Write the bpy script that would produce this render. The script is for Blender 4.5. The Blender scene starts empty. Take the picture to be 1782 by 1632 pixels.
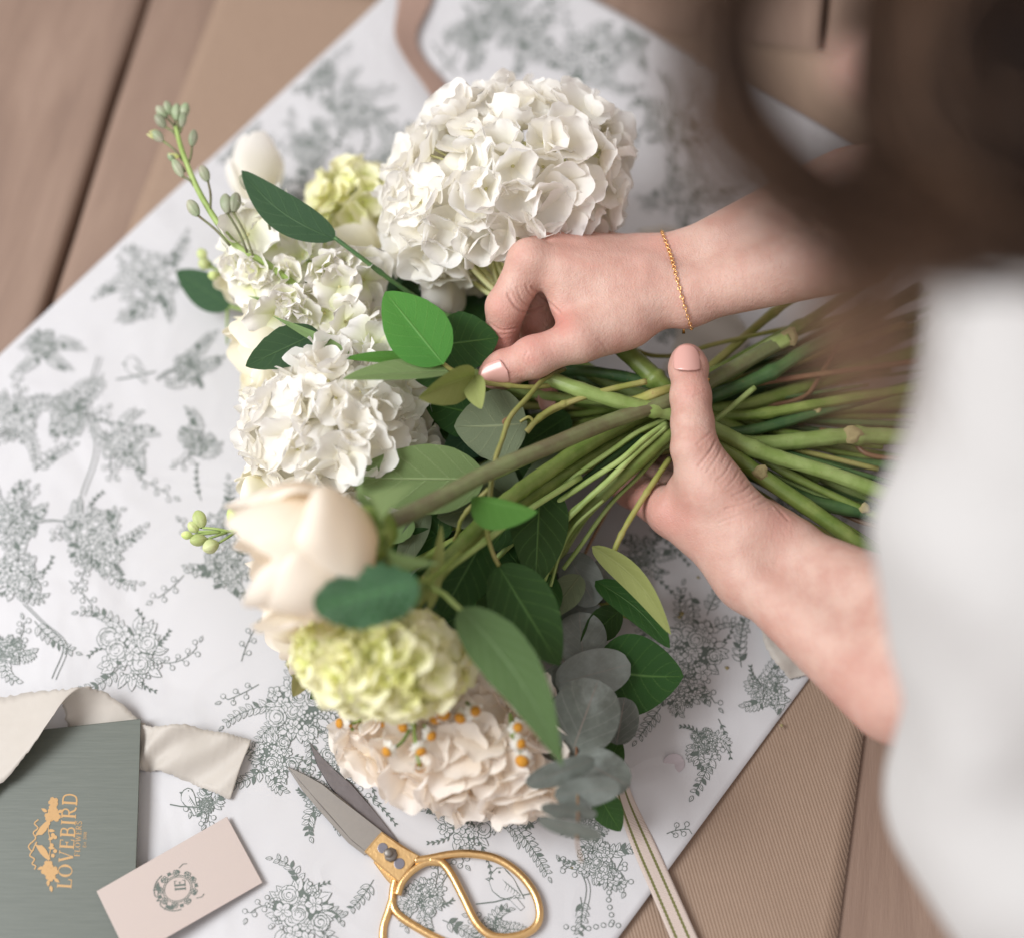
import bpy, bmesh, math, random
import numpy as np
from mathutils import Vector, Matrix, noise

random.seed(7); np.random.seed(7)
SC = bpy.context.scene
COL = SC.collection

# ------------------------------------------------------------------ camera
TILT = math.radians(24.0); DIST = 0.85; FPX = 2475.0      # focal length in pixels of the 1782 px wide photograph
FWD = Vector((0, math.sin(TILT), -math.cos(TILT)))
UP = Vector((0, math.cos(TILT), math.sin(TILT)))
RIGHT = Vector((1, 0, 0))
CAM = -DIST * FWD
cam_d = bpy.data.cameras.new("camera"); cam = bpy.data.objects.new("camera", cam_d); COL.objects.link(cam)
cam.location = CAM; cam.rotation_euler = (TILT, 0, 0)
cam_d.lens = 50; cam_d.sensor_width = 36; cam_d.sensor_fit = 'HORIZONTAL'
cam_d.clip_start = 0.02; cam_d.clip_end = 50
cam_d.dof.use_dof = True; cam_d.dof.focus_distance = 0.765; cam_d.dof.aperture_fstop = 1.9
SC.camera = cam

# ------------------------------------------------------------------ world and lamps (room light plus a big window on the left)
w = bpy.data.worlds.new("World"); SC.world = w; w.use_nodes = True
bg = w.node_tree.nodes["Background"]; bg.inputs[0].default_value = (1.0, 0.93, 0.91, 1); bg.inputs[1].default_value = 0.66

def area(name, loc, target, size, power, color):
    l = bpy.data.lights.new(name, 'AREA'); l.shape = 'RECTANGLE'; l.size = size[0]; l.size_y = size[1]
    l.energy = power; l.color = color
    o = bpy.data.objects.new(name, l); COL.objects.link(o)
    o.location = loc; d = Vector(target) - Vector(loc)
    o.rotation_euler = d.to_track_quat('-Z', 'Y').to_euler()
    return o
area("window_light", (-1.28, -0.20, 1.50), (0, 0.0, 0.05), (1.0, 0.9), 41, (0.96, 0.985, 1.0))
SC.view_settings.view_transform = 'Standard'; SC.view_settings.look = 'None'
SC.view_settings.exposure = 0.10; SC.view_settings.gamma = 1.0
try:
    SC.cycles.use_denoising = True
    SC.cycles.max_bounces = 14; SC.cycles.diffuse_bounces = 10; SC.cycles.glossy_bounces = 3; SC.cycles.transmission_bounces = 10; SC.cycles.transparent_max_bounces = 8
except Exception: pass

# ------------------------------------------------------------------ helpers
def Pd(px, py, depth):
    return CAM + (RIGHT * ((px - 891) / FPX) + UP * (-(py - 816) / FPX) + FWD) * depth
def P(px, py, z=0.0):
    d = RIGHT * ((px - 891) / FPX) + UP * (-(py - 816) / FPX) + FWD
    return CAM + d * ((z - CAM.z) / d.z)
def depth_of(p): return (Vector(p) - CAM).dot(FWD)
def px_of(p):
    v = Vector(p) - CAM; d = v.dot(FWD)
    return 891 + v.dot(RIGHT) / d * FPX, 816 - v.dot(UP) / d * FPX
def pxs(n, p): return n * depth_of(p) / FPX          # metres for n photo pixels at point p

def lnk(o, parent=None):
    COL.objects.link(o)
    if parent is not None:
        o.parent = parent
        if parent.parent is None:
            o.matrix_parent_inverse = Matrix.Translation(parent.location).inverted()
        else:
            o.matrix_parent_inverse = Matrix.Translation(parent.location + parent.parent.location * 0).inverted()
    return o
def tag(o, label, cat, group=None, kind=None):
    o["label"] = label
    if cat: o["category"] = cat
    if group: o["group"] = group
    if kind: o["kind"] = kind
    return o
def thing(name, label, cat, loc=(0, 0, 0), group=None):
    o = bpy.data.objects.new(name, None); o.location = loc; COL.objects.link(o); o.empty_display_size = 0.01
    return tag(o, label, cat, group)
def mesh(name, V, Fc, mats, parent=None, smooth=True, uv=None, mi=None):
    me = bpy.data.meshes.new(name)
    me.from_pydata([tuple(v) for v in V], [], [tuple(f) for f in Fc]); me.update()
    for m in (mats if isinstance(mats, (list, tuple)) else [mats]): me.materials.append(m)
    if smooth: me.polygons.foreach_set("use_smooth", [True] * len(me.polygons))
    if mi is not None: me.polygons.foreach_set("material_index", mi)
    if uv is not None:
        l = me.uv_layers.new(name="UVMap")
        idx = np.empty(len(me.loops), dtype=np.int32); me.loops.foreach_get("vertex_index", idx)
        l.data.foreach_set("uv", np.asarray(uv, dtype=np.float32)[idx].ravel())
    o = bpy.data.objects.new(name, me)
    lnk(o, parent)
    return o
class MB:
    """collects pieces of one mesh"""
    def __init__(s): s.V = []; s.F = []; s.U = []; s.M = []
    def add(s, V, F, uv=None, m=0):
        n = len(s.V); s.V.extend([tuple(v) for v in V]); s.F.extend([tuple(i + n for i in f) for f in F])
        s.U.extend(uv if uv is not None else [(0, 0)] * len(V)); s.M.extend([m] * len(F))
    def build(s, name, mats, parent=None, smooth=True): return mesh(name, s.V, s.F, mats, parent, smooth, s.U, s.M)

def catmull(pts, n):
    pts = [np.array(p, float) for p in pts]
    if len(pts) == 2: return [pts[0] + (pts[1] - pts[0]) * i / n for i in range(n + 1)]
    P_ = [2 * pts[0] - pts[1]] + pts + [2 * pts[-1] - pts[-2]]
    out = []; seg = len(pts) - 1
    for i in range(n + 1):
        t = i / n * seg; k = min(int(t), seg - 1); t -= k
        a, b, c, d = P_[k:k + 4]
        out.append(0.5 * ((2 * b) + (-a + c) * t + (2 * a - 5 * b + 4 * c - d) * t * t + (-a + 3 * b - 3 * c + d) * t ** 3))
    return out
def tube_geo(pts, rad, sides=8, caps=True, v0=0.0):
    """pts: list of Vector; rad: list of radii -> V,F,UV"""
    n = len(pts); pts = [Vector(p) for p in pts]
    T = []
    for i in range(n):
        T.append((pts[min(i + 1, n - 1)] - pts[max(i - 1, 0)]).normalized())
    ref = Vector((0, 0, 1)) if abs(T[0].z) < .9 else Vector((1, 0, 0))
    nrm = (ref - T[0] * ref.dot(T[0])).normalized()
    V = []; U = []; L = 0
    for i in range(n):
        nrm = (nrm - T[i] * nrm.dot(T[i])).normalized(); b = T[i].cross(nrm)
        if i: L += (pts[i] - pts[i - 1]).length
        for k in range(sides):
            a = 2 * math.pi * k / sides
            V.append(pts[i] + (nrm * math.cos(a) + b * math.sin(a)) * rad[i]); U.append((k / sides, L * 10 + v0))
    F = []
    for i in range(n - 1):
        for k in range(sides):
            k2 = (k + 1) % sides
            F.append((i * sides + k, i * sides + k2, (i + 1) * sides + k2, (i + 1) * sides + k))
    if caps:
        F.append(tuple(range(sides))[::-1]); F.append(tuple((n - 1) * sides + k for k in range(sides)))
    return V, F, U
def tube(name, pts, r0, r1, mat, parent=None, sides=8, seg=None, nodes=(), cutmat=None, wob=0.0):
    """smooth tube through pts (Vectors); nodes = parameters with swellings"""
    seg = seg or max(6, 6 * (len(pts) - 1))
    c = catmull([tuple(p) for p in pts], seg)
    rad = []
    for i in range(seg + 1):
        t = i / seg; r = r0 + (r1 - r0) * t
        for nd in nodes: r *= 1 + 0.32 * math.exp(-((t - nd) / (0.9 / seg)) ** 2)
        r *= 1 + wob * noise.noise(Vector(c[i]) * 180)
        rad.append(r)
    V, F, U = tube_geo([Vector(p) for p in c], rad, sides)
    mi = [0] * len(F)
    mats = [mat]
    if cutmat is not None: mats = [mat, cutmat]; mi[-1] = mi[-2] = 1
    return mesh(name, V, F, mats, parent, True, U, mi)

# ------------------------------------------------------------------ materials
def newmat(name):
    m = bpy.data.materials.new(name); m.use_nodes = True
    nt = m.node_tree; p = nt.nodes["Principled BSDF"]
    return m, nt, p
def N(nt, typ, **kw):
    n = nt.nodes.new(typ)
    for k, v in kw.items():
        if k.startswith('i_'): n.inputs[int(k[2:]) if k[2:].isdigit() else k[2:]].default_value = v
        else: setattr(n, k, v)
    return n
def ramp(nt, fac, stops):
    r = nt.nodes.new("ShaderNodeValToRGB"); e = r.color_ramp.elements
    while len(e) < len(stops): e.new(0.5)
    for i, (p_, c) in enumerate(stops): e[i].position = p_; e[i].color = (c[0], c[1], c[2], 1) if hasattr(c, '__len__') else (c, c, c, 1)
    nt.links.new(fac, r.inputs[0]); return r
def bump(nt, p, h, strength=0.3, dist=0.001, prev=None):
    b = nt.nodes.new("ShaderNodeBump"); b.inputs["Strength"].default_value = strength; b.inputs["Distance"].default_value = dist
    nt.links.new(h, b.inputs["Height"])
    if prev is not None: nt.links.new(prev.outputs[0], b.inputs["Normal"])
    nt.links.new(b.outputs[0], p.inputs["Normal"]); return b
def math_n(nt, op, a, b=None, c=None, clamp=False):
    n = nt.nodes.new("ShaderNodeMath"); n.operation = op; n.use_clamp = clamp
    for i, x in enumerate((a, b, c)):
        if x is None: continue
        if isinstance(x, (int, float)): n.inputs[i].default_value = x
        else: nt.links.new(x, n.inputs[i])
    return n.outputs[0]
def mix(nt, fac, a, b, blend='MIX'):
    n = nt.nodes.new("ShaderNodeMix"); n.data_type = 'RGBA'; n.blend_type = blend
    for s, x in ((0, fac), (6, a), (7, b)):
        if isinstance(x, (int, float)): n.inputs[s].default_value = x
        elif isinstance(x, tuple): n.inputs[s].default_value = (*x, 1)
        else: nt.links.new(x, n.inputs[s])
    return n.outputs[2]
def noise_n(nt, scale, detail=3, rough=0.5, vec=None, dist=0.0):
    n = nt.nodes.new("ShaderNodeTexNoise"); n.inputs["Scale"].default_value = scale
    n.inputs["Detail"].default_value = detail; n.inputs["Roughness"].default_value = rough; n.inputs["Distortion"].default_value = dist
    if vec is not None: nt.links.new(vec, n.inputs["Vector"])
    return n
def coords(nt, scale=(1, 1, 1), rot=(0, 0, 0), kind="Object"):
    t = nt.nodes.new("ShaderNodeTexCoord"); m = nt.nodes.new("ShaderNodeMapping")
    m.inputs["Scale"].default_value = scale; m.inputs["Rotation"].default_value = rot
    nt.links.new(t.outputs[kind], m.inputs[0]); return m.outputs[0]
def sep_uv(nt):
    t = nt.nodes.new("ShaderNodeUVMap"); s = nt.nodes.new("ShaderNodeSeparateXYZ"); nt.links.new(t.outputs[0], s.inputs[0]); return s.outputs[0], s.outputs[1]

def petal_mat(name, col, deep, trans=0.35, rough=0.55):
    """thin translucent petal; UV: u across -1..1 (stored 0..1), v from claw 0 to rim 1; deep = colour of the claw"""
    m, nt, p = newmat(name)
    u, v = sep_uv(nt)
    oi = nt.nodes.new("ShaderNodeObjectInfo")
    f = ramp(nt, v, [(0.0, deep), (0.45, tuple(a * .35 + b * .65 for a, b in zip(deep, col))), (0.8, col)])
    f.color_ramp.interpolation = 'EASE'
    vary = mix(nt, math_n(nt, 'MULTIPLY', oi.outputs["Random"], 0.35), f.outputs[0], tuple(min(1, c * k) for c, k in zip(col, (1.0, .96, .86))))
    n1 = noise_n(nt, 220, 4, .6); c2 = mix(nt, math_n(nt, 'MULTIPLY', n1.outputs[0], 0.12), vary, tuple(c * .86 for c in col))
    nt.links.new(c2, p.inputs["Base Color"])
    p.inputs["Roughness"].default_value = rough; p.inputs["Specular IOR Level"].default_value = 0.3
    # radial veins as fine relief
    vn = math_n(nt, 'SINE', math_n(nt, 'ADD', math_n(nt, 'MULTIPLY', u, 62.0), math_n(nt, 'MULTIPLY', n1.outputs[0], 9.0)))
    bump(nt, p, vn, 0.12, 0.0006)
    tr = nt.nodes.new("ShaderNodeBsdfTranslucent"); nt.links.new(c2, tr.inputs[0])
    mx = nt.nodes.new("ShaderNodeMixShader"); mx.inputs[0].default_value = trans
    nt.links.new(p.outputs[0], mx.inputs[1]); nt.links.new(tr.outputs[0], mx.inputs[2])
    nt.links.new(mx.outputs[0], nt.nodes["Material Output"].inputs[0])
    return m
def leaf_mat(name, top, under, vein, rough=0.38, veins=7.0, vamt=0.45, bumpy=0.35, trans=0.14, mott=0.25, gloss=0.5):
    """top and under side differ (Backfacing tells which side of the blade it is); UV: u across 0..1, v along"""
    m, nt, p = newmat(name)
    u, v = sep_uv(nt)
    a = math_n(nt, 'ABSOLUTE', math_n(nt, 'SUBTRACT', u, 0.5))
    nz = noise_n(nt, 60, 3, .55)
    wv = math_n(nt, 'ADD', v, math_n(nt, 'MULTIPLY', math_n(nt, 'SUBTRACT', nz.outputs[0], 0.5), 0.05))
    sv = math_n(nt, 'FRACT', math_n(nt, 'MULTIPLY', math_n(nt, 'SUBTRACT', wv, math_n(nt, 'MULTIPLY', a, 0.55)), veins))
    sv = math_n(nt, 'ABSOLUTE', math_n(nt, 'SUBTRACT', sv, 0.5))
    side = math_n(nt, 'SUBTRACT', 1.0, math_n(nt, 'MULTIPLY', sv, 14.0), clamp=True)
    side = math_n(nt, 'MULTIPLY', side, 0.55)
    mid = math_n(nt, 'SUBTRACT', 1.0, math_n(nt, 'MULTIPLY', a, 42.0), clamp=True)
    net = nt.nodes.new("ShaderNodeTexVoronoi"); net.feature = 'DISTANCE_TO_EDGE'; net.inputs["Scale"].default_value = 420
    netf = math_n(nt, 'SUBTRACT', 1.0, math_n(nt, 'MULTIPLY', net.outputs[0], 9.0), clamp=True)
    vn = math_n(nt, 'MAXIMUM', math_n(nt, 'MAXIMUM', side, mid), math_n(nt, 'MULTIPLY', netf, 0.16))
    geo = nt.nodes.new("ShaderNodeNewGeometry")
    base = mix(nt, geo.outputs["Backfacing"], top, under)
    n2 = noise_n(nt, 45, 4, .6)
    base = mix(nt, math_n(nt, 'MULTIPLY', n2.outputs[0], mott), base, mix(nt, 0.5, base, tuple(c * .4 for c in top)))
    oi = nt.nodes.new("ShaderNodeObjectInfo")
    hs = nt.nodes.new("ShaderNodeHueSaturation")
    nt.links.new(math_n(nt, 'ADD', 0.488, math_n(nt, 'MULTIPLY', oi.outputs["Random"], 0.024)), hs.inputs["Hue"])
    nt.links.new(math_n(nt, 'ADD', 0.85, math_n(nt, 'MULTIPLY', oi.outputs["Random"], 0.3)), hs.inputs["Value"])
    nt.links.new(base, hs.inputs["Color"])
    colr = mix(nt, math_n(nt, 'MULTIPLY', vn, vamt), hs.outputs[0], vein)
    nt.links.new(colr, p.inputs["Base Color"])
    sp = noise_n(nt, 240, 2, .5); spk = ramp(nt, sp.outputs[0], [(0.70, 0.0), (0.76, 1.0)]); colr = mix(nt, math_n(nt, 'MULTIPLY', spk.outputs[0], .5), colr, (0.16, 0.12, 0.04)); nt.links.new(colr, p.inputs["Base Color"])
    rr = mix(nt, geo.outputs["Backfacing"], mix(nt, n2.outputs[0], (rough * .65,) * 3, (min(1, rough * 1.5),) * 3), (0.62,) * 3)
    nt.links.new(rr, p.inputs["Roughness"]); p.inputs["Specular IOR Level"].default_value = gloss * .62
    b1 = bump(nt, p, n2.outputs[0], 0.25, 0.002)
    bump(nt, p, vn, bumpy, 0.0007, b1)
    tr = nt.nodes.new("ShaderNodeBsdfTranslucent"); nt.links.new(mix(nt, 0.6, colr, (0.25, 0.5, 0.05)), tr.inputs[0])
    mx = nt.nodes.new("ShaderNodeMixShader"); mx.inputs[0].default_value = trans
    nt.links.new(p.outputs[0], mx.inputs[1]); nt.links.new(tr.outputs[0], mx.inputs[2])
    nt.links.new(mx.outputs[0], nt.nodes["Material Output"].inputs[0])
    return m
def stem_mat(name, c1, c2, rough=0.42):
    m, nt, p = newmat(name)
    v = coords(nt, (1, 1, 1)); n1 = noise_n(nt, 70, 4, .6, v)
    u_, v_ = sep_uv(nt)
    st = math_n(nt, 'SINE', math_n(nt, 'MULTIPLY', u_, 50.0))
    oi = nt.nodes.new("ShaderNodeObjectInfo")
    r = ramp(nt, n1.outputs[0], [(0.35, c1), (0.68, c2)])
    sp = noise_n(nt, 650, 2, .5, v); spk = ramp(nt, sp.outputs[0], [(0.66, 0.0), (0.74, 1.0)])
    c = mix(nt, math_n(nt, 'MULTIPLY', spk.outputs[0], 0.35), r.outputs[0], (0.22, 0.12, 0.06))
    hs = nt.nodes.new("ShaderNodeHueSaturation"); nt.links.new(c, hs.inputs["Color"])
    nt.links.new(math_n(nt, 'ADD', 0.8, math_n(nt, 'MULTIPLY', oi.outputs["Random"], 0.45)), hs.inputs["Value"])
    nt.links.new(hs.outputs[0], p.inputs["Base Color"]); p.inputs["Roughness"].default_value = rough; p.inputs["Specular IOR Level"].default_value = .35
    b = bump(nt, p, n1.outputs[0], 0.3, 0.001); bump(nt, p, st, 0.12, 0.0006, b)
    return m
def plain(name, col, rough=0.5, metal=0.0, bscale=None, bstr=0.2, spec=0.5, mott=0.0, bdist=0.0006):
    m, nt, p = newmat(name)
    p.inputs["Base Color"].default_value = (*col, 1); p.inputs["Roughness"].default_value = rough
    p.inputs["Metallic"].default_value = metal; p.inputs["Specular IOR Level"].default_value = spec
    if bscale:
        n1 = noise_n(nt, bscale, 4, .6, coords(nt)); bump(nt, p, n1.outputs[0], bstr, bdist)
        if mott:
            nt.links.new(mix(nt, math_n(nt, 'MULTIPLY', n1.outputs[0], mott), col, tuple(c * .55 for c in col)), p.inputs["Base Color"])
    return m

def wood_mat():
    m, nt, p = newmat("old wood")
    oi = nt.nodes.new("ShaderNodeObjectInfo")
    v = coords(nt, (9, 1.1, 3))
    add = nt.nodes.new("ShaderNodeVectorMath"); add.operation = 'ADD'; nt.links.new(v, add.inputs[0])
    cmb = nt.nodes.new("ShaderNodeCombineXYZ"); nt.links.new(math_n(nt, 'MULTIPLY', oi.outputs["Random"], 30.0), cmb.inputs[0]); nt.links.new(cmb.outputs[0], add.inputs[1])
    n1 = noise_n(nt, 3.2, 6, .62, add.outputs[0], 0.8); n2 = noise_n(nt, 26, 4, .7, add.outputs[0], 0.3)
    r = ramp(nt, n1.outputs[0], [(0.25, (0.125, 0.078, 0.054)), (0.5, (0.225, 0.150, 0.108)), (0.75, (0.32, 0.225, 0.168))])
    c = mix(nt, math_n(nt, 'MULTIPLY', n2.outputs[0], 0.62), r.outputs[0], (0.20, 0.13, 0.10))
    big = noise_n(nt, 0.9, 2, .5, v)
    c = mix(nt, math_n(nt, 'MULTIPLY', big.outputs[0], 0.35), c, (0.31, 0.215, 0.175))
    kn = nt.nodes.new("ShaderNodeTexVoronoi"); kn.inputs["Scale"].default_value = 2.3; nt.links.new(coords(nt, (2.4, 1.3, 1)), kn.inputs["Vector"])
    kf = ramp(nt, kn.outputs[0], [(0.03, 1.0), (0.12, 0.0)]); c = mix(nt, math_n(nt, 'MULTIPLY', kf.outputs[0], .65), c, (0.12, 0.07, 0.045))
    dk = noise_n(nt, 5.0, 5, .7, coords(nt, (14, .8, 1)), .4); df = ramp(nt, dk.outputs[0], [(0.62, 0.0), (0.72, 1.0)]); c = mix(nt, math_n(nt, 'MULTIPLY', df.outputs[0], .35), c, (0.15, 0.09, 0.065))
    nt.links.new(c, p.inputs["Base Color"]); p.inputs["Roughness"].default_value = 0.5; p.inputs["Specular IOR Level"].default_value = 0.35
    b = bump(nt, p, n2.outputs[0], 0.25, 0.002); bump(nt, p, n1.outputs[0], 0.3, 0.004, b)
    return m
def kraft_mat():
    m, nt, p = newmat("ribbed kraft paper")
    v = coords(nt, (1, 1, 1), (0, 0, math.radians(-14)))
    s = nt.nodes.new("ShaderNodeSeparateXYZ"); nt.links.new(v, s.inputs[0])
    n0 = noise_n(nt, 12, 3, .5, v)
    wv = math_n(nt, 'SINE', math_n(nt, 'ADD', math_n(nt, 'MULTIPLY', s.outputs[0], 3500.0), math_n(nt, 'MULTIPLY', n0.outputs[0], 3.0)))
    n1 = noise_n(nt, 900, 3, .6, coords(nt, (1, .12, 1), (0, 0, math.radians(-14)))); n2 = noise_n(nt, 9, 4, .6, v)
    c = mix(nt, math_n(nt, 'MULTIPLY', n1.outputs[0], 0.6), (0.315, 0.218, 0.155), (0.19, 0.122, 0.084))
    c = mix(nt, math_n(nt, 'MULTIPLY', n2.outputs[0], 0.4), c, (0.25, 0.165, 0.118))
    c = mix(nt, math_n(nt, 'MULTIPLY', math_n(nt, 'ADD', wv, 1.0), 0.09), c, (0.38, 0.26, 0.18))
    nt.links.new(c, p.inputs["Base Color"]); p.inputs["Roughness"].default_value = 0.6
    b = bump(nt, p, wv, 0.28, 0.0004); bump(nt, p, n2.outputs[0], 0.4, 0.004, b)
    return m
def paper_mat():
    m, nt, p = newmat("white tissue paper")
    v = coords(nt); n1 = noise_n(nt, 9, 3, .5, v, .6); n2 = noise_n(nt, 900, 2, .5, v)
    c = mix(nt, math_n(nt, 'MULTIPLY', n2.outputs[0], 0.08), (0.535, 0.527, 0.54), (0.47, 0.46, 0.475))
    nt.links.new(c, p.inputs["Base Color"]); p.inputs["Roughness"].default_value = 0.55; p.inputs["Specular IOR Level"].default_value = 0.35
    r1 = noise_n(nt, 6.5, 2, .45, v, 1.2); rid = math_n(nt, 'ABSOLUTE', math_n(nt, 'SUBTRACT', r1.outputs[0], 0.5)); rid = math_n(nt, 'SUBTRACT', 1.0, math_n(nt, 'MULTIPLY', rid, 26.0), clamp=True)
    b = bump(nt, p, n1.outputs[0], 0.35, 0.02); b = bump(nt, p, rid, 0.10, 0.0016, b); bump(nt, p, n2.outputs[0], 0.08, 0.0003, b)
    return m
def skin_mat():
    m, nt, p = newmat("skin")
    at = nt.nodes.new("ShaderNodeAttribute"); at.attribute_name = "flush_shade"
    v = coords(nt); n1 = noise_n(nt, 55, 4, .6, v); n2 = noise_n(nt, 14, 3, .5, v)
    c = mix(nt, ramp(nt, n1.outputs[0], [(.38, 0.0), (.66, .9)]).outputs[0], (0.58, 0.372, 0.305), (0.485, 0.252, 0.20))
    c = mix(nt, math_n(nt, 'MULTIPLY', n2.outputs[0], 0.30), c, (0.65, 0.465, 0.39))
    c = mix(nt, math_n(nt, 'MULTIPLY', at.outputs["Fac"], 0.90), c, (0.56, 0.235, 0.195))
    nt.links.new(c, p.inputs["Base Color"]); p.inputs["Roughness"].default_value = 0.50; p.inputs["Specular IOR Level"].default_value = 0.36
    p.inputs["Subsurface Weight"].default_value = 0.22; p.inputs["Subsurface Radius"].default_value = (1.0, 0.36, 0.2); p.inputs["Subsurface Scale"].default_value = 0.006
    vo = nt.nodes.new("ShaderNodeTexVoronoi"); vo.inputs["Scale"].default_value = 1100; nt.links.new(v, vo.inputs["Vector"])
    n3 = noise_n(nt, 420, 4, .65, coords(nt, (1, .45, 1), (0, 0, .5)))
    b = bump(nt, p, vo.outputs[0], 0.45, 0.0004); bump(nt, p, n3.outputs[0], 0.5, 0.0008, b)
    return m
M = {}
M['wood'] = wood_mat(); M['kraft'] = kraft_mat(); M['paper'] = paper_mat(); M['skin'] = skin_mat()
M['ink'] = plain("dark green ink", (0.108, 0.132, 0.116), 0.6)
M['inkpaper'] = plain("white between the print", (0.525, 0.517, 0.53), 0.55)
M['nail'] = plain("pink nail varnish", (0.62, 0.345, 0.30), 0.22, spec=0.5)
M['gold'] = plain("gold chain", (0.95, 0.58, 0.24), 0.22, 1.0)
# ------------------------------------------------------------------ table, papers
def paper_h(x, y, k=1.0):
    v = Vector((x * 5.0, y * 5.0, 3.3))
    return k * (0.0026 * (noise.noise(v) + 0.5) + 0.0013 * (noise.noise(v * 2.7) + .5)) + 0.0022
def flat_grid(c, nu, nv):
    """bilinear grid between four world corners a,b,c,d (a-b along u)"""
    V = []; F = []; U = []
    a, b, cc, d = [Vector(p) for p in c]
    for j in range(nv + 1):
        for i in range(nu + 1):
            s, t = i / nu, j / nv
            V.append(a * (1 - s) * (1 - t) + b * s * (1 - t) + cc * s * t + d * (1 - s) * t); U.append((s, t))
    for j in range(nv):
        for i in range(nu):
            k = j * (nu + 1) + i; F.append((k, k + 1, k + nu + 2, k + nu + 1))
    return V, F, U
def extrude_sheet(V, F, U, nu, nv, th):
    """closed thin slab from a grid: underside and rim added"""
    n = len(V); V2 = [v - Vector((0, 0, th)) for v in V]
    F2 = [tuple(i + n for i in f[::-1]) for f in F]
    rim = [i for i in range(nu + 1)] + [j * (nu + 1) + nu for j in range(1, nv + 1)] + [nv * (nu + 1) + i for i in range(nu - 1, -1, -1)] + [j * (nu + 1) for j in range(nv - 1, 0, -1)]
    R = []
    for i in range(len(rim)):
        a, b = rim[i], rim[(i + 1) % len(rim)]; R.append((b, a, a + n, b + n))
    return V + V2, F + F2 + R, U + U

table = tag(bpy.data.objects.new("wooden_table", None), "worn brown plank table top under the papers", "table"); COL.objects.link(table)
# the board joints in the photo run from (250,0) to (70,560); far right board joint lies under the forearm
g0, g1 = P(250, 0, 0), P(70, 560, 0)
bd = (g0 - g1).normalized(); bn = Vector((bd.y, -bd.x, 0))       # along the boards / across to the right
ang = math.atan2(bd.x, bd.y)
off = -0.66
widths = [0.205, 0.225, 0.23, 0.245, 0.255, 0.235, 0.22]
offs = [-0.43, -0.225, 0.0, 0.23, 0.475, 0.73, 0.965]
for k, (o_, wd) in enumerate(zip(offs, widths)):
    V, F, U = [], [], []
    me_c = []
    nu, nv = 6, 60
    for j in range(nv + 1):
        for i in range(nu + 1):
            s = (0, .012, .04, .5, .96, .988, 1)[i]; t = j / nv * 2.0 - 1.0
            gap = 0.0052
            x = gap / 2 + (wd - gap) * s
            if i in (0, nu): x += 0.0012 * noise.noise(Vector((k * 9.1 + i, t * 14, 0)))
            z = -0.0035 if i in (0, nu) else 0.0
            z += 0.0006 * noise.noise(Vector((k * 3 + x * 12, t * 5, 1)))
            V.append(Vector((x, t, z))); U.append((s, t))
    F = [(j * (nu + 1) + i, j * (nu + 1) + i + 1, (j + 1) * (nu + 1) + i + 1, (j + 1) * (nu + 1) + i) for j in range(nv) for i in range(nu)]
    V, F, U = extrude_sheet(V, F, U, nu, nv, 0.028)
    pl = mesh("plank", V, F, M['wood'], None, True, U)
    org = g1 + bn * o_
    pl.location = (org.x, org.y, -0.001); pl.rotation_euler = (0, 0, -ang)
    pl.parent = table
base = [P(-1400, 2600, 0), P(3200, 2600, 0), P(4200, -1400, 0), P(-2400, -1400, 0)]
V, F, U = flat_grid([Vector((b.x, b.y, -.032)) for b in base], 1, 1); V, F, U = extrude_sheet(V, F, U, 1, 1, .03)
mesh("gap_light_block", V, F, plain("added dark backing under the boards", (.05, .035, .028), .8), table, False, U)  # unseen slab added below the planks to keep light out of the gaps
# kraft sheet
kq = [P(-170, 1420), P(1436, 1790), P(1650, 119), P(393, -38)]
nu = nv = 60
V, F, U = flat_grid(kq, nu, nv)
for v in V: v.z = 0.0012 + 0.0010 * (noise.noise(Vector((v.x * 6, v.y * 6, 9))) + .6) * 0.6
V, F, U = extrude_sheet(V, F, U, nu, nv, 0.0004)
kraft = mesh("kraft_paper", V, F, M['kraft'], None, True, U)
tag(kraft, "brown ribbed kraft paper sheet lying under the white floral paper", "paper")
# white paper
KQ = [P(-600, 1185), P(510, 2400), P(1909, 499), P(800, -122)]
nu = nv = 150
V, F, U = flat_grid(KQ, nu, nv)
for v in V: v.z = paper_h(v.x, v.y)
V, F, U = extrude_sheet(V, F, U, nu, nv, 0.0002)
white = mesh("wrapping_paper", V, F, M['paper'], None, True, U)
tag(white, "large white wrapping paper printed with dark green garlands, under the bouquet", "paper")

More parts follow.
